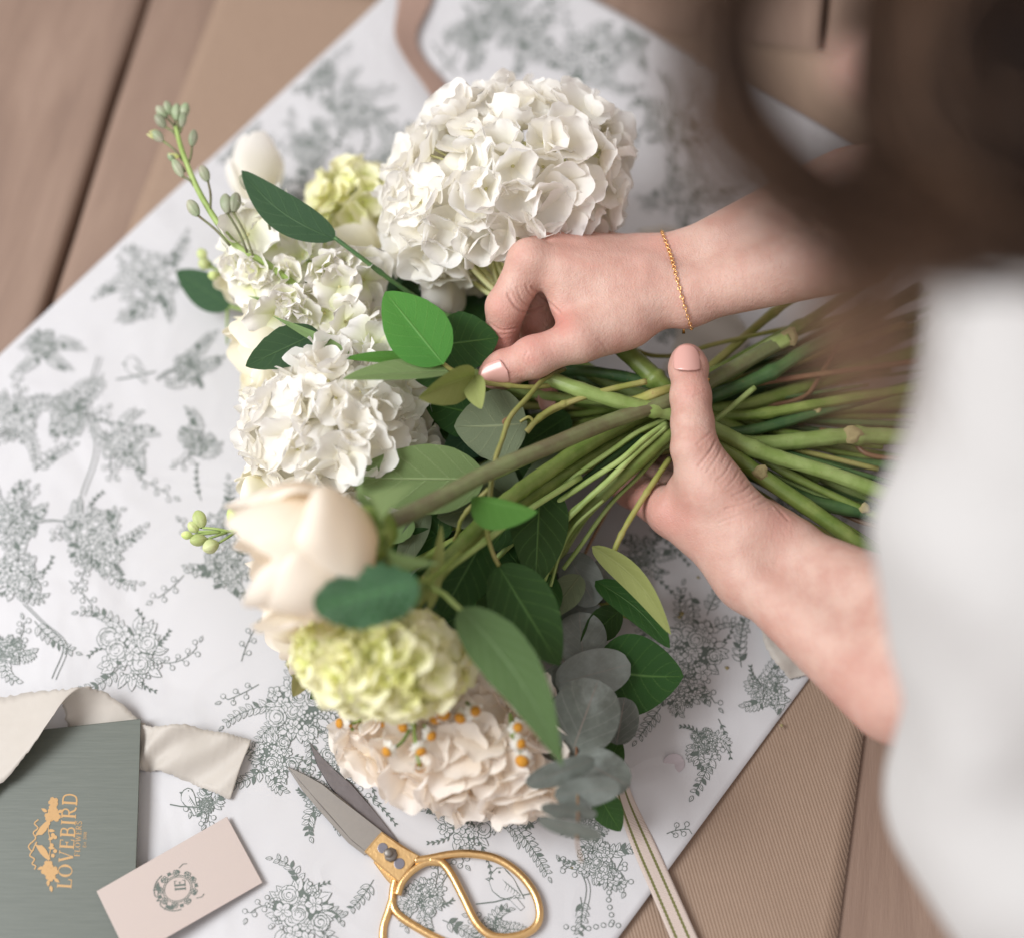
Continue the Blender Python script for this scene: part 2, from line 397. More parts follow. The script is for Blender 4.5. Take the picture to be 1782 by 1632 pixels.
# ------------------------------------------------------------------ printed toile garlands (flat print that follows the paper)
class Ink:
    def __init__(s, lift=0.00035): s.mb = MB(); s.z = lift; s.hf = lambda x, y: paper_h(x, y)
    def pt(s, p):
        q = P(p[0], p[1], 0.004); q2 = P(p[0], p[1], s.hf(q.x, q.y) + s.z); return q2
    clip = None
    def out(s, pts):
        if s.clip is None: return False
        for x, y in pts:
            for i in range(4):
                (x0, y0), (x1, y1) = s.clip[i], s.clip[(i + 1) % 4]
                if (x1 - x0) * (y - y0) - (y1 - y0) * (x - x0) > -3 * math.hypot(x1 - x0, y1 - y0): return True
        return False
    def stroke(s, pts, w, taper=False, m=0):
        if s.out(pts): return
        n = len(pts); V = []
        for i in range(n):
            a = pts[max(i - 1, 0)]; b = pts[min(i + 1, n - 1)]
            dx, dy = b[0] - a[0], b[1] - a[1]; L = math.hypot(dx, dy) or 1
            ww = w / 2 * ((0.35 + 0.65 * math.sin(math.pi * i / (n - 1))) if taper else 1.0)
            nx, ny = -dy / L * ww, dx / L * ww
            V += [s.pt((pts[i][0] + nx, pts[i][1] + ny)), s.pt((pts[i][0] - nx, pts[i][1] - ny))]
        s.mb.add(V, [(2 * i, 2 * i + 2, 2 * i + 3, 2 * i + 1) for i in range(n - 1)], m=m)
        s.z += 0.0000006
    def fill(s, pts, m=1):
        if s.out(pts): return
        cx = sum(p[0] for p in pts) / len(pts); cy = sum(p[1] for p in pts) / len(pts)
        V = [s.pt((cx, cy))] + [s.pt(p) for p in pts]; n = len(pts)
        s.mb.add(V, [(0, 1 + (i + 1) % n, 1 + i) for i in range(n)], m=m); s.z += 0.0000006
    def shape(s, pts, w, m=1):
        s.fill(pts, m); s.stroke(pts + [pts[0]], w)
RR = random.Random(11)
def circ(cx, cy, rx, ry=None, rot=0, n=14, wob=0.0):
    ry = ry or rx; o = []
    for i in range(n):
        a = 2 * math.pi * i / n; k = 1 + wob * RR.uniform(-1, 1)
        x, y = rx * k * math.cos(a), ry * k * math.sin(a)
        o.append((cx + x * math.cos(rot) - y * math.sin(rot), cy + x * math.sin(rot) + y * math.cos(rot)))
    return o
def leafp(cx, cy, L, W, a):
    o = []
    for i in range(8): t = i / 8; o.append((t * L, W * math.sin(math.pi * t ** .8)))
    for i in range(8): t = 1 - i / 8; o.append((t * L, -W * math.sin(math.pi * t ** .8)))
    return [(cx + x * math.cos(a) - y * math.sin(a), cy + x * math.sin(a) + y * math.cos(a)) for x, y in o]
def ileaf(I, x, y, L, a, w=1.6, dark=False):
    p = leafp(x, y, L, L * RR.uniform(.2, .3), a)
    if dark: I.fill(p, 0)
    else:
        I.shape(p, w); I.stroke([(x, y), (x + L * .75 * math.cos(a), y + L * .75 * math.sin(a))], w * .7)
def iflower(I, x, y, r, w=1.6, n=5, a0=None):
    a0 = RR.uniform(0, 6.3) if a0 is None else a0
    for k in range(n):
        a = a0 + 2 * math.pi * k / n
        I.shape(circ(x + .55 * r * math.cos(a), y + .55 * r * math.sin(a), r * .47, r * .36, a, 10, .06), w)
        I.stroke([(x + .2 * r * math.cos(a), y + .2 * r * math.sin(a)), (x + .6 * r * math.cos(a), y + .6 * r * math.sin(a))], w * .6)
    I.shape(circ(x, y, r * .18, n=7), w)
def irose(I, x, y, r, w=1.6):
    for k in range(6):
        a = k * 1.047 + RR.uniform(-.2, .2)
        I.shape(circ(x + .58 * r * math.cos(a), y + .58 * r * math.sin(a), r * .36, r * .5, a, 11, .05), w)
    I.shape(circ(x, y, r * .66, r * .62, 0, 14, .05), w)
    for q in (.5, .34, .2):
        a0 = RR.uniform(0, 6.3)
        I.stroke([(x + r * q * math.cos(a0 + t * .5) * (1 + .06 * t), y + r * q * math.sin(a0 + t * .5) * (1 + .06 * t)) for t in range(9)], w)
def iberries(I, x, y, r, n=14, w=1.5):
    for k in range(n):
        a = RR.uniform(0, 6.3); q = r * math.sqrt(RR.random()); I.shape(circ(x + q * math.cos(a), y + q * math.sin(a), r * RR.uniform(.17, .25), n=8), w)
def isprig(I, x, y, a, L, w=1.7, kind=0, bend=0.4):
    n = max(5, int(L / 11)); pts = []; cx, cy = x, y; aa = a
    for i in range(n + 1):
        pts.append((cx, cy)); cx += L / n * math.cos(aa); cy += L / n * math.sin(aa); aa += bend / n
    I.stroke(pts, w)
    for i in range(1, n + 1):
        px_, py_ = pts[i]; d = math.atan2(pts[i][1] - pts[i - 1][1], pts[i][0] - pts[i - 1][0]); s = 1 - .5 * i / n
        if kind == 0:
            for sg in (-1, 1): ileaf(I, px_, py_, 15 * s + 4, d + sg * .85, w * .9, RR.random() < .2)
        elif kind == 1:
            for sg in (-1, 1):
                I.fill(leafp(px_, py_, 7 * s + 3, 1.5, d + sg * .6), 0)
        else:
            sg = 1 if i % 2 else -1; ex, ey = px_ + 10 * math.cos(d + sg), py_ + 10 * math.sin(d + sg)
            I.stroke([(px_, py_), (ex, ey)], w * .8); I.shape(circ(ex, ey, 4.2, n=8), w * .9)
    if kind != 1: ileaf(I, cx, cy, 12, aa, w * .9)
def icluster(I, x, y, r, w=1.6, arms=7, a0=0.0, spread=6.28):
    for k in range(arms):
        a = a0 + spread * (k + RR.uniform(-.3, .3)) / arms
        a += RR.uniform(-.35, .35)
        isprig(I, x + .4 * r * math.cos(a), y + .4 * r * math.sin(a), a, r * RR.uniform(.35, 1.15), w, RR.choice((0, 0, 1, 2, 0)), RR.choice((-1, 1)) * RR.uniform(.3, 1.5))
    for k in range(8):
        a = RR.uniform(0, 6.3); q = r * RR.uniform(0.1, .42); I.fill(circ(x + q * math.cos(a), y + q * math.sin(a), r * RR.uniform(.14, .24), n=12, wob=.25), 0)
    for k in range(20):
        a = RR.uniform(0, 6.3); ileaf(I, x + .45 * r * math.cos(a), y + .45 * r * math.sin(a), r * RR.uniform(.22, .36), a + RR.uniform(-.4, .4), w)
    items = []
    for k in range(13):
        a = k * 2.4; q = r * .6 * math.sqrt(k / 13.0); items.append((x + q * math.cos(a), y + q * math.sin(a)))
    RR.shuffle(items)
    for k, (a, b) in enumerate(items):
        if k % 4 == 0: irose(I, a, b, r * RR.uniform(.19, .25), w)
        elif k % 4 == 3: iberries(I, a, b, r * .18, 10, w)
        else: iflower(I, a, b, r * RR.uniform(.15, .21), w, RR.choice((5, 5, 6)))
def ibird(I, x, y, s, a=0.0, w=1.8):
    def T(p): 
        c, d = math.cos(a), math.sin(a); return (x + s * (p[0] * c - p[1] * d), y + s * (p[0] * d + p[1] * c))
    I.shape([T(p) for p in [(-30, -8), (-26, -22), (-16, -32), (-4, -32), (4, -24), (14, -12), (24, 6), (34, 24), (20, 22), (6, 26), (-10, 22), (-24, 10)]], w)
    I.shape([T(p) for p in [(16, 18), (34, 40), (28, 46), (8, 26)]], w)
    for q in range(6): I.stroke([T((-6 + q * 5, -12 + q * 4)), T((2 + q * 5, -2 + q * 4)), T((-2 + q * 5, 8 + q * 3))], w * .8, True)
    I.fill([T(p) for p in [(-14, -26), (-10, -27), (-9, -23), (-13, -22)]], 0)
    I.stroke([T((-30, -14)), T((-37, -12)), T((-29, -8))], w)
    I.stroke([T((-55, 34)), T((-20, 30)), T((10, 22)), T((60, 12))], w * 1.2)
def itube_stalk(I, pts, w=1.4):
    c = [tuple(p) for p in catmull(pts, 14)]; I.stroke(c, w)
    d = [(p[0] + 7, p[1] + 2) for p in c]; I.stroke(d, w * .8)
I = Ink(); I.clip = [(-600, 1185), (510, 2400), (1909, 499), (800, -122)]
# garlands where the photo shows them (x, y, radius)
CL = [(255, 490, 78), (75, 600, 40), (25, 730, 62), (120, 715, 52), (215, 775, 60), (150, 920, 62), (30, 1000, 66), (30, 900, 50), (175, 960, 60), (385, 930, 62),
      (230, 1135, 92), (20, 1130, 40), (395, 990, 48), (520, 1230, 92), (600, 1330, 66), (480, 1320, 66), (560, 1390, 44), (810, 1430, 78), (900, 1400, 60),
      (520, 1590, 92), (740, 1560, 52), (860, 1625, 46), (360, 1400, 22), (300, 1520, 30), (1040, 1500, 56), (1030, 1420, 40), (1210, 1130, 82), (1190, 1200, 55), (1120, 960, 40), (1340, 1200, 46), (1225, 1290, 36),
      (1030, 100, 80), (920, 60, 60), (620, 190, 60), (560, 130, 40), (700, 250, 60), (820, 60, 44), (1160, 210, 60), (1200, 330, 70), (1110, 60, 40), (650, 300, 40), (480, 330, 40), (410, 250, 36), (540, 260, 50),
      (870, 15, 50), (330, 640, 44), (340, 770, 36), (1360, 900, 52), (1330, 640, 50), (1440, 640, 56), (1480, 830, 46), (1420, 950, 40), (1500, 560, 40), (1250, 560, 40), (1170, 560, 40), (1100, 480, 40), (900, 780, 60)]
for k, (x, y, r) in enumerate(CL):
    I.z = 0.00030 + 0.0000003 * (k % 7)
    icluster(I, x, y, r * .92, 1.35, 7 if r > 45 else 5, RR.uniform(0, 6))
# single sprays, stalks, a small bird on a twig, bead strings
for (x, y, a, L, kd, bd_) in [(180, 650, 2.0, 90, 0, .6), (240, 830, .5, 60, 2, 0), (60, 820, -.8, 70, 0, .4), (350, 870, -1.9, 60, 1, .5), (320, 1000, 2.3, 60, 2, .3),
      (60, 1080, .9, 80, 0, -.5), (640, 1380, .75, 70, 1, .2), (950, 1350, .6, 70, 0, .4), (900, 1440, .9, 90, 0, .2), (1200, 1030, 1.3, 60, 0, .4), (1230, 1070, -1.2, 60, 0, .3), (1150, 1230, 2.2, 60, 0, 0),
      (1250, 1250, 1.1, 70, 1, .4), (1290, 1160, -1.7, 90, 0, .5), (1240, 1310, 1.9, 70, 0, .2), (1160, 1450, -.4, 40, 2, .5), (1090, 970, .5, 120, 1, .4), (1130, 920, .6, 90, 1, .3), (1010, 1560, 1.4, 60, 0, .5),
      (1060, 1560, -1.4, 70, 2, .4), (650, 1530, 2.1, 60, 0, .3), (770, 1600, .4, 70, 0, .3), (420, 1150, -1.3, 60, 2, .3), (450, 1190, 2.6, 60, 2, .2), (120, 1010, .7, 60, 2, .3), (200, 560, -.5, 50, 0, .6)]:
    I.z = 0.0003; isprig(I, x, y, a, L, 1.45, kd, bd_)
itube_stalk(I, [(170, 620), (150, 700), (165, 780), (140, 860)]); itube_stalk(I, [(0, 935), (70, 905), (140, 915), (200, 960)])
itube_stalk(I, [(1010, 1600), (1020, 1540), (995, 1500), (975, 1510)]); itube_stalk(I, [(90, 1180), (110, 1120), (70, 1080), (40, 1050)])
ibird(I, 880, 1540, .95); ibird(I, 330, 1390, .55, .3); ibird(I, 235, 640, .6); ibird(I, 785, 95, .6, 1.1)
for k in range(9): I.shape(circ(1062 + 3 * math.sin(k), 1500 + 13 * k, 4, n=8), 1.6)
for k in range(8): I.shape(circ(985 + 13 * k, 1612 + 4 * math.sin(k * .8), 4, n=8), 1.6)
for k in range(6): I.shape(circ(600 + 11 * k, 1350 - 3 * k, 3.5, n=8), 1.6)
pr = I.mb.build("garland_print", [M['ink'], M['inkpaper']], white, False); pr["kind"] = "stuff"
# ------------------------------------------------------------------ person: implicit surface -> one skin mesh
def surface_nets(F, org, h):
    nx, ny, nz = F.shape
    S = F < 0
    c = np.zeros((nx - 1, ny - 1, nz - 1), np.int8)
    for dx in (0, 1):
        for dy in (0, 1):
            for dz in (0, 1): c += S[dx:nx - 1 + dx, dy:ny - 1 + dy, dz:nz - 1 + dz]
    act = (c > 0) & (c < 8); ii = np.argwhere(act); n = len(ii)
    idx = -np.ones(act.shape, np.int64); idx[act] = np.arange(n)
    acc = np.zeros((n, 3)); cnt = np.zeros(n)
    i, j, k = ii.T
    for ax in range(3):
        o1, o2 = [a for a in range(3) if a != ax]
        for a in (0, 1):
            for b in (0, 1):
                d0 = [0, 0, 0]; d0[o1] = a; d0[o2] = b; d1 = list(d0); d1[ax] = 1
                f0 = F[i + d0[0], j + d0[1], k + d0[2]]; f1 = F[i + d1[0], j + d1[1], k + d1[2]]
                cr = (f0 < 0) != (f1 < 0); t = np.where(cr, f0 / np.where(cr, f0 - f1, 1), 0)
                p = np.zeros((n, 3)); p[:, o1] = a; p[:, o2] = b; p[:, ax] = t
                acc[cr] += p[cr]; cnt[cr] += 1
    V = (ii + acc / cnt[:, None]) * h + np.array(org)
    Q = []
    for ax in range(3):
        o1, o2 = (ax + 1) % 3, (ax + 2) % 3
        sl0 = [slice(1, -1)] * 3; sl0[ax] = slice(0, -1)
        sl1 = [slice(1, -1)] * 3; sl1[ax] = slice(1, None)
        A = S[tuple(sl0)]; B = S[tuple(sl1)]; e = np.argwhere(A != B)
        if not len(e): continue
        ins = A[tuple(e.T)]
        e = e.copy(); e[:, o1] += 1; e[:, o2] += 1
        def cell(u, v_):
            q = e.copy(); q[:, o1] -= u; q[:, o2] -= v_; return idx[tuple(q.T)]
        q = np.stack([cell(1, 1), cell(0, 1), cell(0, 0), cell(1, 0)], 1)
        q[~ins] = q[~ins][:, ::-1]; Q.append(q)
    return V, np.concatenate(Q)
def smin(a, b, k):
    h = np.clip(0.5 + 0.5 * (b - a) / k, 0, 1); return b * (1 - h) + a * h - k * h * (1 - h)
class Field:
    def __init__(s, lo, hi, h):
        s.lo = np.array(lo); s.h = h; s.n = np.ceil((np.array(hi) - s.lo) / h).astype(int) + 1
        ax = [s.lo[i] + h * np.arange(s.n[i]) for i in range(3)]
        s.X, s.Y, s.Z = np.meshgrid(*ax, indexing='ij', sparse=True)
        s.F = np.full(tuple(s.n), 1.0, np.float32)
    def cone(s, a, b, r1, r2):
        a = np.array(a, float); b = np.array(b, float); d = b - a; L2 = d.dot(d) + 1e-12
        px, py, pz = s.X - a[0], s.Y - a[1], s.Z - a[2]
        t = np.clip((px * d[0] + py * d[1] + pz * d[2]) / L2, 0, 1)
        return (np.sqrt((px - d[0] * t) ** 2 + (py - d[1] * t) ** 2 + (pz - d[2] * t) ** 2) - (r1 + (r2 - r1) * t)).astype(np.float32)
    def ell(s, c, r, ax=None):
        c = np.array(c, float); X, Y, Z = s.X - c[0], s.Y - c[1], s.Z - c[2]
        if ax is not None:
            ax = [np.array(a, float) for a in ax]; X, Y, Z = [X * a[0] + Y * a[1] + Z * a[2] for a in ax]
        k = np.sqrt((X / r[0]) ** 2 + (Y / r[1]) ** 2 + (Z / r[2]) ** 2)
        return ((k - 1) * min(r)).astype(np.float32)
    def near(s, c, rad):
        return np.exp(-((s.X - c[0]) ** 2 + (s.Y - c[1]) ** 2 + (s.Z - c[2]) ** 2) / rad ** 2)
def J(px, py, z, r): p = P(px, py, z); return (np.array(p), r)
def chain(fd, js, k=0.004):
    f = None
    for (a, r1), (b, r2) in zip(js[:-1], js[1:]):
        g = fd.cone(a, b, r1, r2); f = g if f is None else smin(f, g, k)
    for (a, r) in js[1:-1]:                                   # knuckle swelling
        f = smin(f, fd.ell(a, (r * 1.01,) * 3), k * .6)
    return f
def smooth_normals(V, Q):
    n = np.zeros_like(V); fn = np.cross(V[Q[:, 2]] - V[Q[:, 0]], V[Q[:, 3]] - V[Q[:, 1]])
    for i in range(4): np.add.at(n, Q[:, i], fn)
    return n / (np.linalg.norm(n, axis=1)[:, None] + 1e-12)
def relax(V, Q, it, lam=0.5):
    for _ in range(it):
        acc = np.zeros_like(V); c = np.zeros(len(V))
        for i in range(4):
            a, b = Q[:, i], Q[:, (i + 1) % 4]; np.add.at(acc, a, V[b]); np.add.at(acc, b, V[a]); np.add.at(c, a, 1); np.add.at(c, b, 1)
        V = V + lam * (acc / c[:, None] - V)
    return V
CAMn = np.array(CAM); Rn, Un, Fn = [np.array(v) for v in (RIGHT, UP, FWD)]
def projn(V):
    d = V - CAMn; z = d @ Fn; return np.stack([891 + d @ Rn / z * FPX, 816 - d @ Un / z * FPX], 1), z
def seg_dist(p, a, b):
    a = np.array(a, float); b = np.array(b, float); d = b - a; t = np.clip(((p - a) @ d) / (d @ d), 0, 1)
    return np.linalg.norm(p - a - t[:, None] * d, axis=1), t
def poly_dist(p, pts):
    best = np.full(len(p), 1e9)
    for a, b in zip(pts[:-1], pts[1:]): best = np.minimum(best, seg_dist(p, a, b)[0])
    return best
def etch(V, Nn, lines):
    """skin folds: lines = (points in the photo's pixels, width px, depth mm); only the side seen by the camera folds"""
    uv, z = projn(V); toC = CAMn - V; toC /= np.linalg.norm(toC, axis=1)[:, None]
    face = np.clip((Nn * toC).sum(1) * 2.0, 0, 1); D = np.zeros(len(V))
    for pts, wd, dp in lines:
        pts = [tuple(q) for q in catmull(pts, 12)]
        d = poly_dist(uv, pts)
        D += (-np.exp(-(d / wd) ** 2) + 0.42 * np.exp(-((d - 2.0 * wd) / wd) ** 2)) * dp * 0.001
    return V + Nn * (D * face)[:, None]

# ---- right hand (upper in the picture) reaching in from the right, thumb towards the lower edge
h1 = 0.00088
lo = np.array([P(815, 0, 0.1).x, P(0, 735, 0.10).y, 0.035]); hi = np.array([P(1600, 0, 0.14).x, P(0, 250, 0.16).y, 0.178])
fd = Field(lo, hi, h1)
WR = J(1180, 487, .112, .0165)
def side(c, j, off): return (c[0] + np.array(off), j)
wa = np.array(P(1180, 458, .108)); wb = np.array(P(1192, 520, .113))
fa = np.array(P(1480, 330, .140)); fb = np.array(P(1490, 430, .142))
palm = smin(fd.cone(wa, fa, .0150, .0235), fd.cone(wb, fb, .0135, .0225), .012)
mcp = {'i': J(922, 458, .118, .0118), 'm': J(950, 440, .107, .0120), 'r': J(985, 432, .094, .0112), 'p': J(1015, 424, .080, .0100)}
heel = {'i': J(1130, 500, .112, .0145), 'm': J(1130, 478, .108, .0150), 'r': J(1130, 465, .102, .0145), 'p': J(1125, 458, .094, .0130)}
for k in 'imrp': palm = smin(palm, fd.cone(heel[k][0], mcp[k][0], heel[k][1], mcp[k][1] * 1.0), .009)
palm = smin(palm, fd.cone(wb, heel['i'][0], .0145, .0150), .010)
palm = smin(palm, fd.cone(wa, heel['p'][0], .0145, .0135), .010)
elR = np.array(P(1800, 230, .165)); fm = (fa + fb) / 2
palm = smin(palm, fd.cone(fm, elR, .0275, .033), .012)
# web and thenar
palm = smin(palm, fd.cone(P(1100, 545, .108), P(1010, 575, .106), .0165, .0125), .012)
palm = smin(palm, fd.cone(P(1060, 505, .112), P(990, 500, .112), .0125, .0105), .012)
palm = smin(palm, fd.cone(P(1050, 545, .108), P(985, 535, .109), .0095, .0062), .010)
th = chain(fd, [J(1085, 560, .108, .0150), J(1010, 590, .110, .0114), J(928, 622, .106, .0101), J(878, 643, .099, .0092), J(858, 651, .097, .0080)], .006)
fi = {'i': [mcp['i'], J(880, 535, .108, .0104), J(872, 598, .090, .0090), J(900, 640, .073, .0082)],
      'm': [mcp['m'], J(934, 556, .083, .0104), J(932, 618, .066, .0090), J(949, 682, .062, .0072)],
      'r': [mcp['r'], J(966, 555, .075, .0100), J(972, 612, .060, .0088), J(990, 640, .052, .0076)],
      'p': [mcp['p'], J(1000, 530, .062, .0088), J(1004, 580, .050, .0078), J(1010, 610, .045, .0066)]}
f = smin(palm, th, .0035 + .008 * fd.near(np.array(P(1050, 580, .108)), .022))
for k in 'imrp':
    g = chain(fd, fi[k], .0035); f = smin(f, g, .0010 + .0075 * fd.near(mcp[k][0], .015))
for k, dd in (('i', .0017), ('m', .0012)):                              # MCP knuckle bumps
    p_ = mcp[k][0] + np.array((0, 0, .004)); f = smin(f, fd.ell(p_, (.0095,) * 3), .006)
V, Q = surface_nets(f, fd.lo, h1); V = relax(V, Q, 3, .5)
Nn = smooth_normals(V, Q)
creR = [([(852, 563), (872, 575), (900, 572)], 2.2, .45), ([(851, 570), (868, 583), (893, 580)], 1.8, .3), ([(884, 512), (896, 532), (915, 545), (945, 535)], 3.0, .9), ([(900, 500), (908, 522), (922, 535)], 2.2, .6),
        ([(915, 495), (925, 515), (948, 530)], 2.2, .5), ([(925, 500), (950, 522), (975, 545)], 2.6, .7), ([(918, 612), (912, 628), (925, 645)], 2.4, .45), ([(910, 600), (903, 622), (910, 650)], 1.8, .3),
        ([(925, 606), (921, 625), (932, 648)], 1.8, .3), ([(898, 606), (905, 640)], 1.5, .2), ([(960, 592), (957, 605), (965, 618)], 2.0, .25), ([(932, 600), (930, 632), (938, 650)], 1.5, .2),
        
        ([(1060, 622), (1050, 600), (1040, 590)], 2.5, .25), ([(1030, 628), (1020, 610)], 2.2, .2),
        ([(945, 560), (957, 575), (975, 560)], 2.0, .3)]
V = etch(V, Nn, [(a, b * .8, c * .9) for a, b, c in creR])
uv, z = projn(V)
tend = [([(1120, 480), (1040, 462), (935, 452)], 13, -.55), ([(1120, 455), (1040, 430), (965, 418)], 13, -.5)]
V = etch(V, Nn, [(a, b, c) for a, b, c in tend])
partR = (V, Q)

# ---- left hand (lower) gripping the stems, thumb on top pointing up the picture
lo = np.array([P(1010, 0, 0.0).x, P(0, 1420, .1).y, 0.004]); hi = np.array([P(1640, 0, 0.1).x, P(0, 575, .1).y, 0.140])
fd = Field(lo, hi, h1)
wl, wr_ = np.array(P(1305, 1005, .070)), np.array(P(1368, 955, .076))
el, er = np.array(P(1560, 1200, .098)), np.array(P(1615, 1095, .104))
palm = smin(fd.cone(wl, el, .0150, .0265), fd.cone(wr_, er, .0145, .0270), .014)
elL = np.array(P(1715, 1260, .112)); lm_ = (el + er) / 2
palm = smin(palm, fd.cone(lm_, elL, .0300, .0335), .012)
hm = {'i': J(1170, 893, .062, .0125), 'm': J(1178, 868, .047, .0125), 'r': J(1190, 850, .035, .0118), 'p': J(1215, 838, .026, .0100)}
hh = {'i': J(1280, 975, .070, .0150), 'm': J(1290, 960, .060, .0150), 'r': J(1305, 950, .050, .0140), 'p': J(1325, 940, .042, .0130)}
for k in 'imrp': palm = smin(palm, fd.cone(hh[k][0], hm[k][0], hh[k][1], hm[k][1]), .009)
for k in 'im': palm = smin(palm, fd.cone(wl, hh[k][0], .0150, .0150), .010)
for k in 'rp': palm = smin(palm, fd.cone(wr_, hh[k][0], .0145, .0140), .010)
palm = smin(palm, fd.cone(P(1350, 925, .068), P(1330, 905, .062), .0125, .0120), .008)          # heel of the palm
palm = smin(palm, fd.cone(P(1300, 920, .080), P(1232, 838, .086), .0185, .0150), .012)          # thenar
palm = smin(palm, fd.cone(P(1230, 900, .074), P(1200, 850, .074), .0135, .0100), .012)          # web
th = chain(fd, [J(1240, 850, .087, .0150), J(1209, 780, .096, .0113), J(1205, 735, .098, .0100), J(1202, 690, .100, .0096), J(1198, 640, .099, .0093), J(1196, 624, .098, .0080)], .006)
fi = {'i': [hm['i'], J(1098, 850, .044, .0100), J(1075, 790, .032, .0088), J(1090, 750, .030, .0076)],
      'm': [hm['m'], J(1105, 820, .030, .0100), J(1090, 750, .022, .0088), J(1120, 690, .024, .0076)],
      'r': [hm['r'], J(1130, 800, .022, .0095), J(1125, 730, .019, .0085), J(1150, 670, .024, .0076)],
      'p': [hm['p'], J(1165, 790, .018, .0085), J(1160, 740, .017, .0075), J(1180, 700, .022, .0066)]}
f = smin(palm, th, .004 + .009 * fd.near(np.array(P(1232, 830, .088)), .024))
for k in 'imrp':
    g = chain(fd, fi[k], .0035); f = smin(f, g, .0012 + .008 * fd.near(hm[k][0], .015))
V, Q = surface_nets(f, fd.lo, h1); V = relax(V, Q, 3, .5)
Nn = smooth_normals(V, Q)
creL = [([(1238, 752), (1226, 762), (1212, 775)], 2.3, .5), ([(1246, 765), (1236, 785), (1215, 812)], 2.6, .75), ([(1256, 775), (1248, 795), (1230, 822)], 2.4, .6), ([(1266, 786), (1256, 805)], 2.2, .5),
        ([(1276, 797), (1262, 822), (1248, 836)], 2.4, .6), ([(1290, 808), (1278, 832), (1262, 850)], 2.3, .55), ([(1302, 822), (1290, 842)], 2.0, .4), ([(1312, 834), (1296, 852), (1275, 862)], 2.4, .65),
        ([(1322, 845), (1303, 862), (1283, 870)], 2.0, .5), ([(1334, 858), (1300, 874), (1262, 885)], 2.4, .6), ([(1340, 868), (1290, 893), (1250, 910)], 2.2, .45), ([(1330, 860), (1350, 880), (1372, 905)], 3.0, .4),
        ([(1178, 686), (1200, 692), (1222, 684)], 2.0, .32), ([(1180, 678), (1200, 680), (1220, 676)], 1.6, .22), ([(1182, 696), (1200, 702), (1218, 697)], 1.5, .2), ([(1186, 668), (1204, 670)], 1.4, .15),
        ([(1215, 735), (1230, 745)], 2, .2), ([(1270, 905), (1310, 890), (1345, 885)], 2.2, .4)]
V = etch(V, Nn, [(a, b * .74, c * .85) for a, b, c in creL])
partL = (V, Q)

# ---- upper arms, trunk, neck and head (mostly under shirt and hair)
shL = np.array(Pd(1930, 560, .49)); shR = np.array(Pd(2060, -620, .62))
elL = np.array(P(1715, 1260, .112))
neck = (shL + shR) / 2 + np.array((.02, 0, .035)); headc = np.array(Pd(2170, -170, .375))
fd = Field((.08, -.40, .02), (.62, .42, .80), .0042)
t = fd.cone(elL, shL, .034, .043); t = smin(t, fd.cone(elR, shR, .034, .043), .01)
t = smin(t, fd.cone(lm_ + (elL - lm_) * .5, elL, .0240, .033), .012)
t = smin(t, fd.cone(fm + (elR - fm) * .15, elR, .0200, .034), .012)
hip = (shL + shR) / 2 + np.array((.20, -.02, -.36)); hip[2] = max(hip[2], .06)
t = smin(t, fd.cone(shL + np.array((.03, .05, -.02)), shR + np.array((.03, -.05, -.02)), .060, .060), .05)
t = smin(t, fd.cone((shL + shR) / 2 + np.array((.06, 0, -.05)), hip, .11, .12), .08)
t = smin(t, fd.cone(neck, headc + np.array((.02, 0, -.03)), .052, .048), .03)
hd = fd.ell(headc, (.074, .080, .098)); hd = smin(hd, fd.ell(headc + np.array((-.045, -.01, -.055)), (.045, .045, .050)), .03)
face = headc + np.array((-.085, -.015, -.035))
hd = smin(hd, fd.cone(face + np.array((.012, 0, .012)), face + np.array((-.008, 0, -.012)), .007, .011), .008)     # nose
for sy in (-1, 1):
    hd = np.maximum(hd, -fd.ell(face + np.array((.010, sy * .030, .014)), (.010, .015, .010)))                     # eye sockets
    hd = smin(hd, fd.ell(headc + np.array((.005, sy * .082, -.02)), (.018, .008, .030)), .006)                     # ears
hd = smin(hd, fd.ell(face + np.array((.010, 0, -.040)), (.012, .024, .009)), .006)                                 # mouth
t = smin(t, hd, .02)
V, Q = surface_nets(t, fd.lo, fd.h); partT = (V, Q)

Vs, Qs, n0 = [], [], 0
for V, Q in (partR, partL, partT): Vs.append(V); Qs.append(Q + n0); n0 += len(V)
BV = np.concatenate(Vs); BQ = np.concatenate(Qs)
person = thing("person", "person in a white shirt with long dark brown hair, arranging the bouquet with both hands", "person", tuple(P(1750, 700, 0)))
body = mesh("body", BV, BQ.tolist(), M['skin'], person, True)
uv, z = projn(BV); fl = np.zeros(len(BV))  # red knuckles and fingertips, plus shade painted along the top of the upper hand
for x, y, r, a in [(860, 645, 40, .6), (872, 590, 38, .75), (870, 540, 35, .45), (925, 625, 20, .7), (905, 645, 14, .5), (960, 600, 10, .5), (925, 590, 45, .7), (975, 560, 26, .85), (950, 690, 34, .9), (905, 430, 24, .25), (1000, 400, 60, .45), (1110, 430, 60, .35),
                   (1196, 625, 45, .55), (1200, 682, 22, .45), (1100, 880, 60, .75), (1160, 900, 60, .6), (1360, 900, 40, .4), (1250, 800, 60, .22), (1480, 1250, 90, .3), (1330, 1120, 60, .25), (1200, 940, 50, .35), (1290, 860, 50, .2)]:
    fl = np.maximum(fl, a * np.exp(-(((uv[:, 0] - x) ** 2 + (uv[:, 1] - y) ** 2) / r ** 2)))
at = body.data.attributes.new("flush_shade", 'FLOAT', 'POINT'); at.data.foreach_set("value", fl.astype(np.float32))

